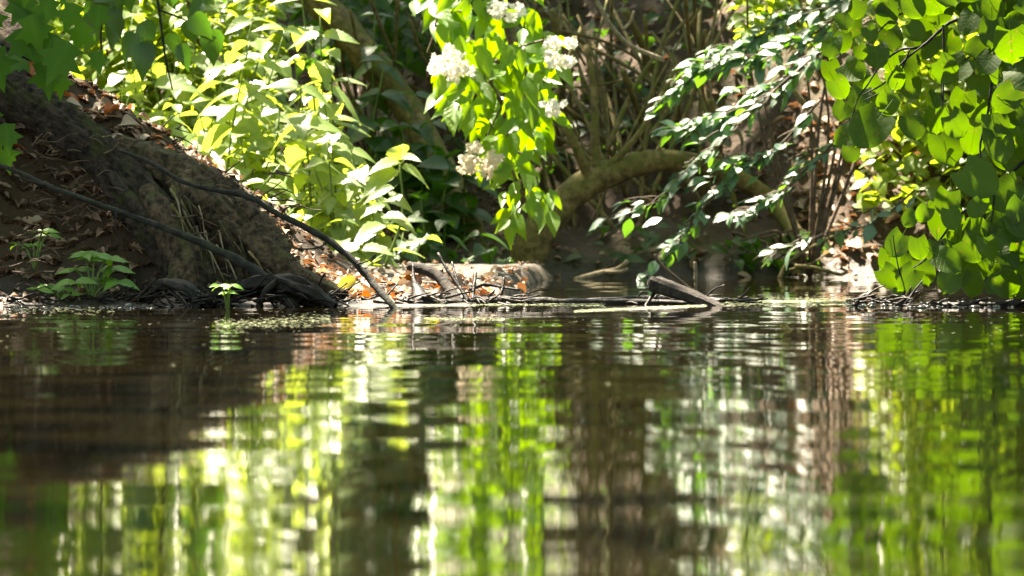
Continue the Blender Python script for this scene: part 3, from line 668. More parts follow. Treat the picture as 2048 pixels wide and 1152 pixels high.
# ------------------------------------------------------------------ elder
def elder():
    base = P(960, -420, 12.6)
    e = empty("elder_branch", base); tag(e, "hanging elder branch with bright green leaflets and cream flower heads", "elder branch")
    D = 12.6
    tw = [TW([(960, -420), (985, -150), (1000, 0), (1015, 60), (1020, 100), (990, 130), (982, 170), (1005, 210), (1015, 270), (1025, 340), (1050, 400)], 17, 6, D),
          TW([(1000, 0), (940, 20), (880, 30), (866, 75), (853, 108)], 5, 4, D), TW([(1020, 100), (1090, 80), (1110, 90)], 5, 3, D),
          TW([(990, 130), (950, 150), (900, 150)], 5, 3, D), TW([(1005, 210), (980, 260), (970, 300)], 4, 3, D), TW([(1052, 400), (1035, 420), (1024, 440)], 5, 4, D), TW([(1086, 110), (1086, 150), (1088, 170)], 3, 2, D),
          TW([(1025, 300), (1060, 320), (1080, 380)], 6, 3, D)]
    mesh_obj("stem", tubes_mesh("stem", tw, M['redstem'], base=base, sides=6, n=5), e)
    def s1(l, ox, oy, k): return [((a / k + ox, b / k + oy), (c / k + ox, d / k + oy), w_ / k) for (a, b, c, d, w_) in l]
    hand = s1([(470, 600, 470, 1070, 215), (525, 490, 670, 905, 195), (455, 600, 225, 812, 155), (490, 460, 160, 670, 190), (615, 370, 875, 545, 165), (315, 110, 40, 105, 140), (540, 120, 560, 430, 190), (440, 160, 475, 450, 150),
                (1000, 350, 940, 770, 155), (1100, 470, 1150, 825, 185), (1060, 140, 1290, 465, 150), (880, 265, 755, 370, 130), (780, 110, 760, 240, 120), (900, 150, 940, 330, 120), (1040, 200, 1120, 500, 130), (360, 180, 330, 420, 110), (930, 260, 920, 500, 110)], 960, 360, 7.68)
    hand += s1([(1000, 495, 918, 608, 75), (1005, 495, 1125, 585, 75), (1005, 530, 1030, 692, 75), (330, 690, 350, 915, 95), (425, 720, 440, 905, 75), (490, 690, 490, 855, 65), (330, 690, 250, 795, 60), (280, 585, 245, 725, 55), (260, 520, 215, 582, 45),
                (290, 125, 318, 260, 55), (240, 145, 240, 275, 45), (100, 0, 100, 98, 55), (315, 100, 345, 190, 45), (810, 430, 865, 565, 80), (985, 415, 860, 430, 75), (1010, 425, 1130, 485, 70), (640, 760, 600, 850, 60), (660, 780, 665, 890, 60),
                (880, 830, 930, 970, 90), (720, 830, 745, 940, 70), (990, 860, 1010, 900, 60), (1080, 810, 1210, 890, 70), (830, 40, 860, 180, 70), (880, 60, 940, 240, 80), (1110, 250, 1180, 350, 60), (1060, 270, 1100, 360, 60), (860, 200, 840, 320, 70)], 800, 0, 3.49)
    hand += s1([(690, 0, 800, 60, 60), (560, 60, 555, 190, 60), (620, 0, 630, 70, 60), (700, 100, 690, 170, 60), (480, 20, 500, 90, 50)], 800, 320, 3.49)
    def lf(b, t, w_, d_):
        B_, T_ = P(*b, d_), P(*t, d_ - rnd(-.02, .05))
        v = T_ - B_; L = v.length
        v = v + Vector((0, -rnd(0.0, .5) * L, 0))
        wide = min(1.6, max(.6, px(w_, d_) / (L * .5)))
        put_leaf("leaf", 'elder', B_, v, Vector((rnd(-.5, .5), -1.0, rnd(.1, .9))), v.length, e, base, wide=wide)
    for b, t, w_ in hand: lf(b, t, w_, D + rnd(-.08, .08))
    zones = [((850, -250, 1090, 10), 70), ((880, 0, 1070, 100), 44), ((930, 80, 1090, 230), 48), ((870, 100, 950, 215), 22), ((950, 210, 1100, 330), 34), ((990, 320, 1090, 400), 14), ((840, -30, 950, 40), 14), ((1060, 60, 1130, 130), 9)]
    for (x0, y0, x1, y1), n in zones:
        for _ in range(n):
            bx, by = rnd(x0, x1), rnd(y0, y1); a = random.gauss(0, .55); L = rnd(42, 68)
            lf((bx, by), (bx + L * math.sin(a), by + L * math.cos(a)), L * rnd(.42, .58), D + rnd(-.14, .22))
    # flower heads: flat corymbs of tiny five-petalled florets
    for (fx, fy, r, cnt, mk, lab) in ((890, 118, 42, 190, 'petal', "broad cream flower head catching the sun"), (1120, 108, 40, 170, 'petal', "cream flower head at the end of a side twig"), (957, 318, 44, 170, 'petal_old', "fading flower head turning brown"),
                                     (1015, 12, 36, 120, 'petal', "cream flower head at the top of the branch"), (925, 150, 28, 80, 'petal', "small cream flower head among leaves"), (1108, 210, 24, 60, 'petal', "small hanging cream flower head")):
        V, Fc = [], []
        um = []
        for _ in range(9):
            a = rnd(0, 6.283); q = r * .85 * math.sqrt(random.random()); um.append((fx + q * math.cos(a) * 1.1, fy + q * math.sin(a) * .8, rnd(.25, .5) * r))
        for _ in range(int(cnt * 1.1)):
            ux, uy, ur = random.choice(um); a = rnd(0, 6.283); q = ur * math.sqrt(random.random())
            c = P(ux + q * math.cos(a), uy + .8 * q * math.sin(a), D - .14 + rnd(-.05, .05)) - base
            nn = Vector((rnd(-.8, .8), -1, rnd(-.2, 1.6))).normalized(); m = frame(nn.orthogonal(), nn)
            rr = px(7.0, D) * rnd(.7, 1.2); o0 = len(V); V.append(c + nn * rr * .25)
            for k in range(10):
                rad = rr if k % 2 == 0 else rr * .55
                V.append(c + m @ Vector((rad * math.cos(k * .628), rad * math.sin(k * .628), 0)))
            Fc += [(o0, o0 + 1 + k, o0 + 1 + (k + 1) % 10) for k in range(10)]
            V += [c, c + Vector((0, rr * 2.0, rr * .4)), c + Vector((rr * .2, rr * 2.0, rr * .4))]; Fc.append((len(V) - 3, len(V) - 2, len(V) - 1))
        f = mesh_obj("flower_head", new_mesh("flower_head", V, Fc, M[mk], uv=[(.5, .5)] * len(V), rndv=np.repeat(rng.random(len(V) // 14), 14), smooth=False), e); f["label"] = lab
elder()

# ------------------------------------------------------------------ nettles and other bank plants
def nettle(tipx, tipy, D, lean, label, group=None, kind='nettle', size=70, name="nettle_plant", cat="nettle", nodes_=7, stem='greenstem', base_px=None, spread=1.0):
    tip = P(tipx, tipy, D)
    bx = tip.x - lean; by = D + rnd(-.05, .05)
    g = Vector((bx, by, gz(bx, by) - .01))
    if tip.z - g.z < .05: g.z = tip.z - .05
    e = empty(name, g); tag(e, label, cat, group)
    mid = g.lerp(tip, .5) + Vector((-lean * .25, rnd(-.04, .04), 0))
    sp = catmull([g, mid, tip], 10)
    mesh_obj("stem", tubes_mesh("stem", [([g, mid, tip], px(6, D) / 2, px(3, D) / 2)], M[stem], base=g, sides=5, n=6), e)
    H = (tip - g).length
    step = max(.035, min(.06, H / nodes_)); k = 0; h = H; az = rnd(0, 3.14)
    while h > .04 and k < nodes_:
        p = sp[min(20, max(0, int(h / H * 20)))]
        s = px(size, D) * (0.55 + .45 * min(1, (k + .6) / 2)) * rnd(.8, 1.2)
        for q in range(2):
            a = az + math.pi * q + rnd(-.3, .3)
            d = Vector((math.cos(a), math.sin(a), rnd(-.35, .25) - .08 * k))
            n = Vector((rnd(-.4, .4), rnd(-.7, .1), 1))
            put_leaf("leaf", kind, p + d.normalized() * .006, d, n, s * spread, e, g)
        az += 1.57; k += 1; h -= step * rnd(.8, 1.2)
    return e
NB = [(600, 175, 12.3, "tall sunlit nettle with a star of bleached leaves on top"), (655, 285, 12.2, "sunlit nettle with white glaring top leaves"), (560, 215, 12.5, "n"), (505, 40, 12.9, "n"), (570, 60, 12.7, "n"), (640, 20, 12.6, "n"), (450, 130, 12.9, "n"), (395, 40, 13.1, "n"),
      (700, 300, 12.3, "n"), (630, 340, 12.2, "n"), (560, 330, 12.3, "n"), (480, 270, 12.5, "n"), (425, 320, 12.2, "n"), (350, 210, 12.6, "n"), (300, 130, 12.9, "n"), (255, 60, 13.0, "n"), (745, 420, 12.2, "n"), (690, 440, 12.1, "n"), (610, 430, 12.2, "n"), (530, 400, 12.3, "n"),
      (840, 480, 12.4, "low nettle by the curved dark root"), (780, 500, 12.1, "n"), (720, 500, 12.0, "n"), (660, 100, 12.6, "n"), (500, 180, 12.7, "n"), (400, 230, 12.7, "n"), (240, 180, 12.9, "n"), (330, 300, 12.4, "n"), (590, 120, 12.8, "n"), (540, 130, 13.0, "n"), (440, 20, 13.2, "n"), (690, 370, 12.4, "n"), (350, 100, 13.1, "n"), (460, 380, 12.2, "n")]
for _ in range(22):
    NB.append((rnd(230, 700), rnd(-60, 420), rnd(12.4, 13.4), "n"))
NB.sort(key=lambda q: q[0]); kk = 0
for x, y, D, lab in NB:
    if lab == "n":
        lab = "sunlit thicket nettle, tip %snearest to the leaning trunk" % nth(kk); kk += 1
    nettle(x, y, D, rnd(-.06, .10), lab, "nettles of the sunlit thicket", size=rnd(62, 92), nodes_=10)
# the white-leaved plant standing alone
def star_plant():
    D = 12.0; tip = P(800, 330, D); g = Vector((P(770, 560, D).x, D, gz(P(770, 560, D).x, D)))
    e = empty("dead_nettle", g); tag(e, "dead-nettle with silvery white leaves in a star against dark undergrowth", "dead-nettle")
    mesh_obj("stem", tubes_mesh("stem", [([g, g.lerp(tip, .5) + Vector((.02, 0, 0)), tip], px(7, D) / 2, px(4, D) / 2)], M['greenstem'], base=g, sides=6), e)
    for (bx, by, tx, ty) in ((800, 325, 732, 333), (805, 333, 866, 358), (798, 322, 800, 272), (800, 320, 838, 312), (792, 340, 720, 385), (795, 345, 768, 360), (786, 375, 720, 392), (775, 400, 815, 395), (770, 410, 720, 420), (770, 430, 830, 440), (768, 450, 700, 470), (780, 385, 800, 400)):
        b, t_ = P(bx, by, D - rnd(0, .03)), P(tx, ty, D - rnd(.0, .12)); v = t_ - b
        put_leaf("leaf", 'nettle', b, v, Vector((rnd(-.2, .2), -.55, 1)), v.length, e, g, wide=.8)
star_plant()
for kk, (x, y, D) in enumerate(sorted((((770, 120, 13.5), (830, 190, 13.45), (800, 250, 13.4), (870, 240, 13.4), (900, 330, 13.3), (840, 390, 13.2), (890, 440, 13.1), (930, 300, 13.4), (810, 440, 13.0), (960, 470, 13.0), (1010, 520, 13.0), (940, 520, 12.8), (870, 300, 13.4), (750, 30, 13.7))))):
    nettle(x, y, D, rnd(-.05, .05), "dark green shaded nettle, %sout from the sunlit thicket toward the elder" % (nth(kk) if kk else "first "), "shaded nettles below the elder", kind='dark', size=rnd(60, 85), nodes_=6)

def seedling(name, label, cat, basepx, tops, D, size, kind='seedling'):
    g = P(*basepx, D); e = empty(name, g); tag(e, label, cat)
    tw = []
    for (tx, ty, nl) in tops:
        t_ = P(tx, ty, D - rnd(-.03, .05)); tw.append(([g, g.lerp(t_, .55) + Vector((0, 0, .012)), t_], px(5, D) / 2, px(3, D) / 2))
        for k in range(nl):
            a = 6.283 * k / nl + rnd(-.3, .3)
            d = Vector((math.cos(a), .7 * math.sin(a), rnd(-.15, .25)))
            put_leaf("leaf", kind, t_, d, Vector((rnd(-.2, .2), -.55, 1)), px(size, D) * rnd(.75, 1.15), e, g)
    mesh_obj("stem", tubes_mesh("stem", tw, M['greenstem'], base=g, sides=5), e)
seedling("seedling", "bushy seedling with pale green leaflets in front of the dark hollow", "seedling", (183, 600), [(170, 508, 5), (212, 520, 5), (150, 540, 4), (225, 535, 4), (190, 512, 4), (205, 562, 4), (235, 565, 3), (150, 565, 4)], 9.7, 44)
seedling("seedling", "low spreading seedling at the mud edge beside the bushy one", "seedling", (120, 600), [(95, 572, 4), (130, 578, 4), (75, 578, 3), (140, 590, 3)], 9.72, 32)
seedling("seedling", "small pale seedling growing on the bank wall above", "seedling", (70, 540), [(85, 462, 4), (65, 490, 3), (40, 490, 3), (95, 470, 2)], 9.85, 34)
seedling("sapling", "tiny sapling standing in the water before the wet roots", "sapling", (456, 628), [(440, 572, 3), (462, 570, 3), (455, 585, 3)], 9.35, 24)

# maple bough over the bank, in shade
def maple():
    base = P(-160, 60, 9.9)
    e = empty("maple_bough", base); tag(e, "dark maple bough with lobed leaves hanging over the trunk", "maple bough")
    mesh_obj("twig", tubes_mesh("twig", [TW([(-160, 60), (-40, 70), (60, 120), (130, 130)], 9, 3, 9.9), TW([(-100, 120), (-20, 220), (10, 250), (5, 300)], 6, 3, 9.88)], M['branch'], base=base, sides=6), e)
    L = [(60, 60, 100, 170), (20, 30, 90, 150), (110, 100, 110, 200), (140, 120, 120, 190), (90, 150, 100, 170), (30, 90, 100, 160), (170, 70, 80, 220), (-10, 240, 80, 200), (10, 270, 80, 180), (0, 310, 80, 170), (30, 10, 90, 160), (100, 20, 80, 200), (150, 30, 80, 180), (-20, 130, 110, 170), (60, 130, 90, 215), (120, 165, 70, 190), (190, 120, 60, 170), (-30, 40, 90, 140), (-20, 190, 70, 210), (200, 30, 70, 200), (60, -30, 90, 180), (140, -30, 90, 190)]
    for x, y, s, a in L:
        D = 9.88 + rnd(-.1, .1); a = math.radians(a + rnd(-25, 25))
        put_leaf("leaf", 'maple', P(x, y - s * .3, D), Vector((math.sin(a), rnd(-.4, .2), math.cos(a))), Vector((rnd(-.4, .4), -.8, rnd(.3, 1))), px(s, D) * .84, e, base)
maple()

def hazel():
    base = P(300, -180, 11.6); e = empty("hazel_bough", base); tag(e, "dark shaded hazel bough hanging in at the top edge before the bright thicket", "hazel bough")
    mesh_obj("twig", tubes_mesh("twig", [TW([(300, -180), (305, -60), (318, 20), (330, 110), (345, 180)], 8, 3, 11.6), TW([(305, -60), (240, -10), (205, 40), (203, 130)], 6, 4, 11.6), TW([(318, 20), (370, 40), (420, 70)], 5, 2, 11.6)], M['branch'], base=base, sides=6), e)
    for _ in range(36):
        x, y = rnd(180, 450), rnd(-130, 75) + rnd(0, 30); a = random.gauss(0, .5); D = 11.6 + rnd(-.12, .12)
        put_leaf("leaf", 'dark', P(x, y, D), Vector((math.sin(a), rnd(-.4, .3), -math.cos(a))), Vector((rnd(-.5, .5), -1, rnd(.1, .8))), px(rnd(48, 76), D), e, base)
hazel()

# ------------------------------------------------------------------ glossy-leaved shrub sprays
def spray(label, pts, D, leaves, size=32, w_=6):
    P3 = [P(a, b, D) for a, b in pts]; base = P3[0]
    e = empty("privet_spray", base); tag(e, label, "privet", "privet sprays over the far shallows")
    sp = catmull(P3, 10); tw = [(P3, px(w_, D) / 2, px(2.5, D) / 2)]
    sub = []
    L = len(sp)
    for i in range(2, L, 2):
        for q in range(1):
            a = sp[i]; dirn = (sp[min(i + 1, L - 1)] - sp[i - 1]).normalized()
            ln = px(rnd(60, 130), D) * (1 - .5 * i / L)
            side = Vector((-rnd(.1, .9), rnd(-.7, .7), rnd(-.9, .5)))
            b = a + (dirn * .9 + side * .9).normalized() * ln; tw.append(([a, a.lerp(b, .5) + Vector((0, 0, .008)), b], px(3, D) / 2, px(1.5, D) / 2)); sub.append((a, b))
    sub += [(sp[i], sp[min(i + 4, L - 1)]) for i in range(0, L - 4, 4)]
    mesh_obj("twig", tubes_mesh("twig", tw, M['redstem'], base=base, sides=5, n=4), e)
    for _ in range(leaves):
        a, b = random.choice(sub); p = a.lerp(b, rnd(.1, 1.05))
        ax = (b - a).normalized()
        d = ax * .35 + Vector((-rnd(-.3, 1.1), rnd(-.8, .6), rnd(-.8, .25)))
        n = Vector((rnd(-.5, .4), rnd(-1.0, .15), 1))
        put_leaf("leaf", 'gloss', p + rvec(.008), d, n, px(size, D) * rnd(.55, 1.45), e, base)
spray("upper privet spray of glossy leaves reaching toward the bare twig", [(1760, -60), (1640, 60), (1520, 110), (1430, 130), (1340, 190)], 12.9, 190)
spray("thick privet spray of glossy leaves fanning down in the middle", [(1740, 40), (1620, 120), (1520, 190), (1440, 230), (1370, 260)], 12.8, 210)
spray("long privet spray trailing to a thin leafy tip over the arched limb", [(1620, 120), (1540, 190), (1470, 260), (1400, 330), (1330, 395), (1250, 425)], 12.7, 70, w_=6)
spray("lower privet spray drooping toward the pale dead stick", [(1640, 200), (1560, 290), (1480, 340), (1420, 400), (1370, 470), (1330, 520)], 12.7, 95)
spray("sparse privet spray hanging before the sunlit dry leaves", [(1780, 180), (1700, 260), (1620, 330), (1560, 390), (1490, 420)], 12.9, 80)
spray("privet spray high against the bright bush", [(1790, -120), (1700, -20), (1600, 30), (1500, 80), (1440, 110)], 13.0, 170)
spray("low privet spray near the pale curved root", [(1830, 380), (1760, 440), (1700, 460), (1620, 480), (1560, 500)], 13.0, 26)

# ------------------------------------------------------------------ background shrubs
def shrub(label, boxes, D0, D1, n_obj, n_stuff, size, group="sunlit shrubs behind", kind='shrub', matS='shrub_s', name="hazel_shrub", cat="shrub"):
    x0, y0, x1, y1 = boxes[0]
    Dm = (D0 + D1) / 2; bx = P((x0 + x1) / 2, y1, Dm); g = Vector((bx.x, Dm, gz(bx.x, Dm)))
    e = empty(name, g); tag(e, label, cat, group)
    tw = []
    for i in range(9):
        b = random.choice(boxes); t_ = P(rnd(b[0], b[2]), rnd(b[1], b[1] + .4 * (b[3] - b[1])), rnd(D0, D1))
        tw.append(([g, g.lerp(t_, .5) + Vector((rnd(-.08, .08), 0, .03)), t_], px(9, Dm) / 2, px(3, Dm) / 2))
    mesh_obj("stem", tubes_mesh("stem", tw, M['redstem'], base=g, sides=5), e)
    ar = [(b[2] - b[0]) * (b[3] - b[1]) for b in boxes]
    def one():
        b = random.choices(boxes, ar)[0]; D = rnd(D0, D1)
        p = P(rnd(b[0], b[2]), rnd(b[1], b[3]), D)
        a = rnd(0, 6.283); d = Vector((math.cos(a), math.sin(a) * .8, rnd(-.7, .1)))
        return p, d, Vector((rnd(-.6, .6), rnd(-.8, .3), 1)), px(size, Dm) * rnd(.6, 1.3)
    for _ in range(n_obj):
        p, d, n, s = one(); put_leaf("leaf", kind, p, d, n, s, e, g)
    if n_stuff: joined("foliage", kind, [one() for _ in range(n_stuff)], matS, e, origin=g)
shrub("sunlit small-leaved shrub behind the nettles, full of bright specks", [(170, -120, 560, 330)], 13.3, 14.4, 260, 2600, 34)
shrub("shadier olive shrub above the leaning trunk, stem showing dark", [(30, -120, 380, 160)], 13.2, 14.2, 140, 900, 40)
shrub("low sunlit shrub between the nettles and the litter flat", [(330, 330, 760, 520)], 12.8, 13.6, 140, 700, 36)
shrub("bright yellow-green bush behind the topmost privet leaves", [(1480, -120, 1760, 90)], 13.0, 13.4, 120, 500, 34)
shrub("yellow-green bush behind the linden leaves, in sunlight", [(1720, 160, 2120, 420), (1780, -100, 2120, 200)], 13.2, 14.0, 260, 2200, 38)
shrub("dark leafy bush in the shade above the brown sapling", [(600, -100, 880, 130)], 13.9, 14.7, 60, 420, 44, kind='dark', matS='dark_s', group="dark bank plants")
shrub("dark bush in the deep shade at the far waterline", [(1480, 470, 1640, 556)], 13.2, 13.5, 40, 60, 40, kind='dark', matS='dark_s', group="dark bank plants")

# ------------------------------------------------------------------ fallen leaves
def fallen(region, n, size, kinds, label, group, dz=.006, d0=9.5):
    pts = hits([rnd(region[0], region[2]) for _ in range(n)], [rnd(region[1], region[3]) for _ in range(n)], d0)
    for p in pts:
        if p is None or p.z < .002: continue
        kd = random.choice(kinds); a = rnd(0, 6.283)
        o = put_leaf("fallen_leaf", kd, p + Vector((0, 0, dz)), Vector((math.cos(a), math.sin(a), rnd(-.1, .3))), Vector((rnd(-.5, .5), rnd(-.9, .2), 1)), px(size, p.y) * rnd(.6, 1.3))
        cw = {'litter': 'brown', 'litter_pale': 'pale', 'litter_orange': 'orange'}[kd]
        tag(o, cw + " " + label, "fallen leaf", cw + " " + group)
fallen((640, 545, 1060, 602), 115, 32, ['litter', 'litter_pale', 'litter', 'litter_pale', 'litter', 'litter', 'litter_pale', 'litter', 'litter', 'litter_orange'], "dry fallen leaf on the sunlit litter flat by the water", "fallen leaves on the litter flat")
fallen((0, 130, 560, 540), 36, 32, ['litter', 'litter', 'litter_orange', 'litter_pale'], "dry fallen leaf lodged on the near bank around the trunk", "fallen leaves on the near bank")
fallen((1560, 240, 1810, 530), 90, 34, ['litter_pale', 'litter_pale', 'litter'], "dry leaf on the sunlit patch of far bank", "fallen leaves on the far bank", d0=13.2)  # mostly pale blades, so the leaf colour itself brightens the sunlit patch
for i in range(58):
    x = rnd(30, 420); y = 118 + (x - 60) * .68 + rnd(0, 60)
    p = hit(x, y)
    if p is None or p.y > 11: continue
    kd = random.choice(['litter', 'litter_pale', 'litter_pale', 'litter_pale', 'litter', 'litter', 'litter_pale', 'litter_orange']); a = rnd(0, 6.283)
    o = put_leaf("fallen_leaf", kd, p + Vector((0, 0, .008)), Vector((math.cos(a), math.sin(a), rnd(-.1, .3))), Vector((rnd(-.5, .5), rnd(-.9, .2), 1)), px(36, p.y) * rnd(.6, 1.3))
    cw = {'litter': 'brown', 'litter_pale': 'pale', 'litter_orange': 'orange'}[kd]
    tag(o, cw + " dry fallen leaf in the sunlit strip above the leaning trunk", "fallen leaf", cw + " fallen leaves above the trunk")
o = put_leaf("fallen_leaf", 'yellow', P(715, 565, 9.95), Vector((-.6, -.3, -.4)), Vector((.1, -1, .6)), px(48, 9.95)); tag(o, "large glowing yellow leaf on the litter beside the bent branch", "fallen leaf")
items = []
for p in hits([rnd(-40, 1060) for _ in range(2600)], [rnd(100, 606) for _ in range(2600)]):
    if p is None or p.z < .002: continue
    a = rnd(0, 6.283); items.append((p + Vector((0, 0, .004)), Vector((math.cos(a), math.sin(a), rnd(-.1, .25))), Vector((rnd(-.5, .5), rnd(-.8, .2), 1)), rnd(.010, .026)))
for p in hits([rnd(1040, 2080) for _ in range(2200)], [rnd(-40, 556) for _ in range(2200)], 13.2):
    if p is None: continue
    dens = 1.6 if (1540 < (p.x * F / p.y + 1024) < 1830) else .35
    if random.random() > dens: continue
    a = rnd(0, 6.283); items.append((p + Vector((0, 0, .004)), Vector((math.cos(a), math.sin(a), rnd(-.1, .25))), Vector((rnd(-.5, .5), rnd(-.8, .2), 1)), rnd(.014, .034)))
lt = joined("leaf_litter", 'litter', items, 'litter_s'); tag(lt, "brown leaf litter strewn over banks and hillside", "leaf litter", kind="stuff")
items = []
for p in hits([rnd(560, 1500) for _ in range(2400)], [rnd(-60, 556) for _ in range(2400)], 13.2):
    if p is None: continue
    if p.x > .02 and random.random() < .6: continue
    if vnoise(np.array([p.x * 4]), np.array([p.y * 4]))[0] < -.05: continue
    a = rnd(0, 6.283); items.append((p + Vector((rnd(-.02, .02), -rnd(0, .05), rnd(.0, .06))), Vector((math.cos(a), math.sin(a), rnd(-.5, .2))), Vector((rnd(-.4, .4), rnd(-1, .0), 1)), rnd(.020, .050)))
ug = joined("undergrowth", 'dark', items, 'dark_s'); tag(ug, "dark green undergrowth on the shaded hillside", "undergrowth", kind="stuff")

# green growth over the rest of the hillside, beside and above the picture
items = []
gx = rng.uniform(-6, 6, 60000); gy = rng.uniform(12.2, 19.5, 60000); gg = ground(gx, gy); gf = fbm(gx * 1.4, gy * 1.4, 3)
for x, y, g_, f_ in zip(gx, gy, gg, gf):
    if y < 13.3 and x > -.2: continue
    if g_ < .01: continue
    h = .04 + .5 * max(0, f_ + .25) * random.random()
    qx = x * F / y + 1024; qy = HY + (CH - g_ - h) * F / y
    if -60 < qx < 2110 and qy > -60: continue
    if -300 < qx < 420 and y < 13.0: continue
    a = rnd(0, 6.283); items.append((Vector((x, y, g_ + h)), Vector((math.cos(a), math.sin(a), rnd(-.5, .2))), Vector((rnd(-.5, .5), rnd(-.9, .2), 1)), rnd(.05, .10)))
hf = joined("hillside_foliage", 'low', items, 'canopy'); tag(hf, "green leafy growth covering the rest of the hillside", "foliage", kind="stuff")
# crumbled soil on the near bank
M['clod'] = bark_mat('soil_clod', (.015, .009, .005), (.085, .052, .028), rough=.95, scale=120, spec=.1)

# ------------------------------------------------------------------ wet stones and debris at the waterline
def pebble_mesh(i):
    V, Fc = [], []
    for k in range(4):
        la = -math.pi / 2 + math.pi * (k + .5) / 4
        for s in range(7):
            a = 6.283 * s / 7; r = math.cos(la) * rnd(.8, 1.15)
            V.append((r * math.cos(a), r * .8 * math.sin(a), .5 * math.sin(la)))
    for k in range(3):
        for s in range(7):
            Fc.append((k * 7 + s, k * 7 + (s + 1) % 7, k * 7 + 7 + (s + 1) % 7, k * 7 + 7 + s))
    Fc.append(tuple(range(6, -1, -1))); Fc.append(tuple(range(21, 28)))
    return new_mesh("pebble", V, Fc, M['wetstone'])
M['wetstone'] = bark_mat('wet_stone', (.012, .010, .008), (.060, .052, .042), rough=.15, scale=60, spec=.9, bump=.2)
PM = [pebble_mesh(i) for i in range(3)]
V, Fc = [], []
for (x0, x1, y0, y1, n) in ((-20, 340, 586, 618, 380), (340, 700, 600, 612, 160), (700, 840, 600, 611, 60), (1690, 2060, 604, 616, 150)):
    for _ in range(n):
        x, y = rnd(x0, x1), rnd(y0, y1)
        D = F * CH / (y - HY); c = P(x, y, D); s = rnd(.002, .006) * (rnd(1, 2.6) if random.random() < .15 else 1); fl = rnd(.25, .9)
        me_ = random.choice(PM); o0 = len(V); a = rnd(0, 6.28); ca, sa = math.cos(a), math.sin(a)
        zz = max(0.0, gz(c.x, c.y))
        for v in me_.vertices:
            q = v.co * s; V.append((c.x + q.x * ca - q.y * sa, c.y + q.x * sa + q.y * ca, zz + q.z * fl + s * .12))
        Fc += [tuple(q + o0 for q in p.vertices) for p in me_.polygons]
tag(mesh_obj("wet_gravel", new_mesh("wet_gravel", V, Fc, M['wetstone'])), "glistening wet gravel and debris along the water's edge", "gravel", kind="stuff")

V, Fc = [], []
for p in hits([rnd(-60, 680) for _ in range(2600)], [rnd(140, 604) for _ in range(2600)], 9.5, 11.2):
    if p is None or p.z < .004: continue
    me_ = random.choice(PM); o0 = len(V); a = rnd(0, 6.28); ca, sa = math.cos(a), math.sin(a); s = rnd(.002, .007) * (rnd(1, 2) if random.random() < .1 else 1)
    for v in me_.vertices:
        q = v.co * s; V.append((p.x + q.x * ca - q.y * sa, p.y + q.x * sa + q.y * ca, p.z + q.z * 1.4))
    Fc += [tuple(q + o0 for q in f_.vertices) for f_ in me_.polygons]
tag(mesh_obj("soil_crumb", new_mesh("soil_crumb", V, Fc, M['clod'])), "crumbled brown soil and grit on the near bank", "soil", kind="stuff")

# duckweed and scum drifting on the water: tiny floating discs
M['weed'] = bark_mat('duckweed', (.30, .36, .14), (.60, .64, .46), rough=.4, scale=200, bump=.1)
V, Fc = [], []
def disc(x, y, r):
    o0 = len(V); n = 6
    for s in range(n):
        a = 6.283 * s / n; V.append((x + r * math.cos(a) * rnd(.7, 1.2), y + r * math.sin(a) * rnd(.7, 1.2), .0022))
    Fc.append(tuple(range(o0, o0 + n)))
for (x0, y0, x1, y1, n, spread) in ((1150, 625, 1412, 614, 3200, 1.3), (1440, 604, 1705, 606, 3200, 4), (1440, 612, 1700, 612, 200, 4), (430, 655, 660, 640, 700, 7), (850, 640, 1010, 642, 350, 2), (840, 611, 1210, 612, 1600, 1.6), (0, 622, 230, 622, 260, 5), (0, 660, 1200, 650, 160, 25), (1000, 640, 2048, 650, 110, 18), (0, 750, 2048, 740, 40, 60)):
    for _ in range(n):
        t_ = random.random(); x = x0 + (x1 - x0) * t_; y = y0 + (y1 - y0) * t_ + random.gauss(0, spread)
        D = F * CH / (y - HY); disc((x - 1024) * D / F, D, rnd(.0010, .0032))
tag(mesh_obj("duckweed", new_mesh("duckweed", V, Fc, M['weed'], smooth=False)), "pale duckweed and scum drifting in thin streaks", "duckweed", kind="stuff")

# ------------------------------------------------------------------ unseen trees, crowns laid out to shade the bank and cut skylight
def on_plane(p, D):
    q = p - SUN * ((p.y - D) / SUN.y)
    return q.x * F / D + 1024, HY + (CH - q.z) * F / D, q
LIT = [(150, -150, 860, 600, 12.4), (150, -150, 700, 500, 13.2), (100, -150, 640, 400, 14.0), (1640, -100, 2100, 450, 14.0), (1540, 200, 1800, 530, 13.7), (20, 90, 380, 340, 10.4), (860, -250, 1130, 500, 12.6), (1640, -150, 2100, 610, 9.8), (620, 540, 1100, 612, 9.8), (620, 540, 1100, 612, 10.8), (620, 540, 1100, 612, 11.8), (1300, 20, 1700, 560, 12.8)]
LIT += [(1520, 160, 1840, 540, 13.35), (1520, 160, 1840, 540, 14.0), (20, 90, 420, 360, 10.25)]
def sunny(p):
    for x0, y0, x1, y1, D in LIT:
        if p.y > D and p.z > 1.5:
            a, b, _q = on_plane(p, D)
            if x0 < a < x1 and y0 < b < y1: return True
    return False
SHADE = [((180, -120, 450, 90), 11.45, 11.75, 60), ((-60, 60, 330, 610), 9.6, 10.2, 230), ((330, 330, 560, 610), 9.6, 10.0, 95), ((660, -60, 880, 560), 13.3, 14.4, 330), ((1000, -60, 1520, 560), 13.4, 14.8, 420), ((1080, 430, 1570, 565), 13.15, 13.7, 280), ((1380, 400, 1560, 560), 13.3, 13.8, 110), ((600, -80, 900, 300), 14.2, 15.6, 500), ((880, 100, 1060, 560), 13.2, 14.2, 200)]
items = []
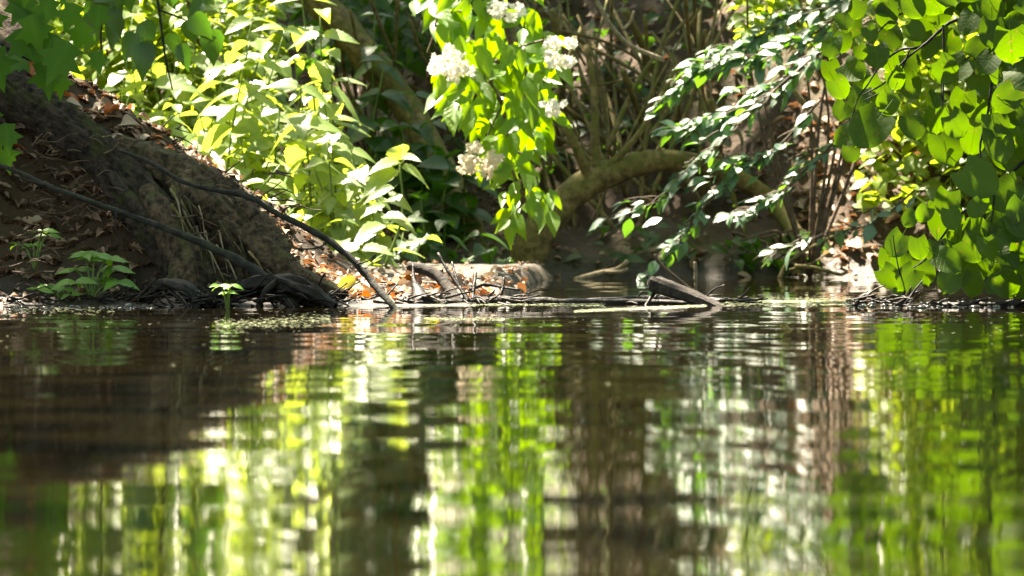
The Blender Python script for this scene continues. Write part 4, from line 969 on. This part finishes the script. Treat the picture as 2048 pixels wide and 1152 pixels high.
for (x0, y0, x1, y1), D0, D1, n in SHADE:
    for _ in range(n):
        q = P(rnd(x0, x1), rnd(y0, y1), rnd(D0, D1)); p = q + SUN * rnd(3.6, 7.5)  # leaf set sunward of the zone so its shade lands there
        a, b, _q = on_plane(p, 10.35)
        if D1 < 11 and abs(b - (140 + (a - 60) * .70)) < 50 and a > 20 and random.random() < .9: continue
        if D1 > 11 and sunny(p) and random.random() < .75: continue
        items.append((p, rvec(), Vector((rnd(-.5, .5), rnd(-.5, .5), 1)), rnd(.07, .13)))
cp = np.stack([rng.uniform(-9, 9, 10000), rng.uniform(11, 24, 10000), rng.uniform(3.2, 8.5, 10000)], -1)
cp = cp[cp[:, 2] > ground(cp[:, 0], cp[:, 1]) + 1.5]
for p in cp:
    p = Vector(p)
    bad = sunny(p)
    if bad and random.random() > .05: continue
    items.append((p, rvec(), Vector((rnd(-.5, .5), rnd(-.5, .5), 1)), rnd(.10, .20)))
front = []  # unseen crown added on the camera side to cut the sky's fill light
for _ in range(15000):
    p = Vector((rnd(-9, 9), rnd(-7, 9.6), rnd(3.0, 9.0)))
    if vnoise(np.array([p.x * .7 + 9]), np.array([p.y * .7]))[0] < -.22: continue
    front.append((p, rvec(), Vector((rnd(-.5, .5), rnd(-.5, .5), 1)), rnd(.14, .26)))
half = [[i for i in items if i[0].x < -1.4], [i for i in items if i[0].x >= -1.4], front]
for (tx, ty, lab), it in zip(((-3.2, 19.5, "unseen tall oak on the hillside, crown laid out to shade the trunk"), (2.4, 20.5, "unseen tall oak on the hillside, crown laid out to shade the far bank"), (4.5, -5.5, "unseen oak added on the opposite bank to block skylight over the river")), half):
    g = Vector((tx, ty, max(-.3, gz(tx, ty)) - .2)); e = empty("shade_tree", g); tag(e, lab, "tree", "unseen trees placed for shade")
    tw = [([g, g + Vector((.1, -.2, 2.0)), g + Vector((0, -.8, 4.2))], .24, .10)]
    for i in range(7):
        t_ = random.choice(it)[0]; tw.append(([g + Vector((.05, -.4, 1.6 + .3 * i)), (g + Vector((0, -.5, 3.5))).lerp(t_, .5), t_], .07, .015))
    mesh_obj("trunk", tubes_mesh("trunk", tw, M['rootbark'], base=g, sides=8), e)
    joined("crown", 'low', it, 'canopy', e, kind=None, origin=g)
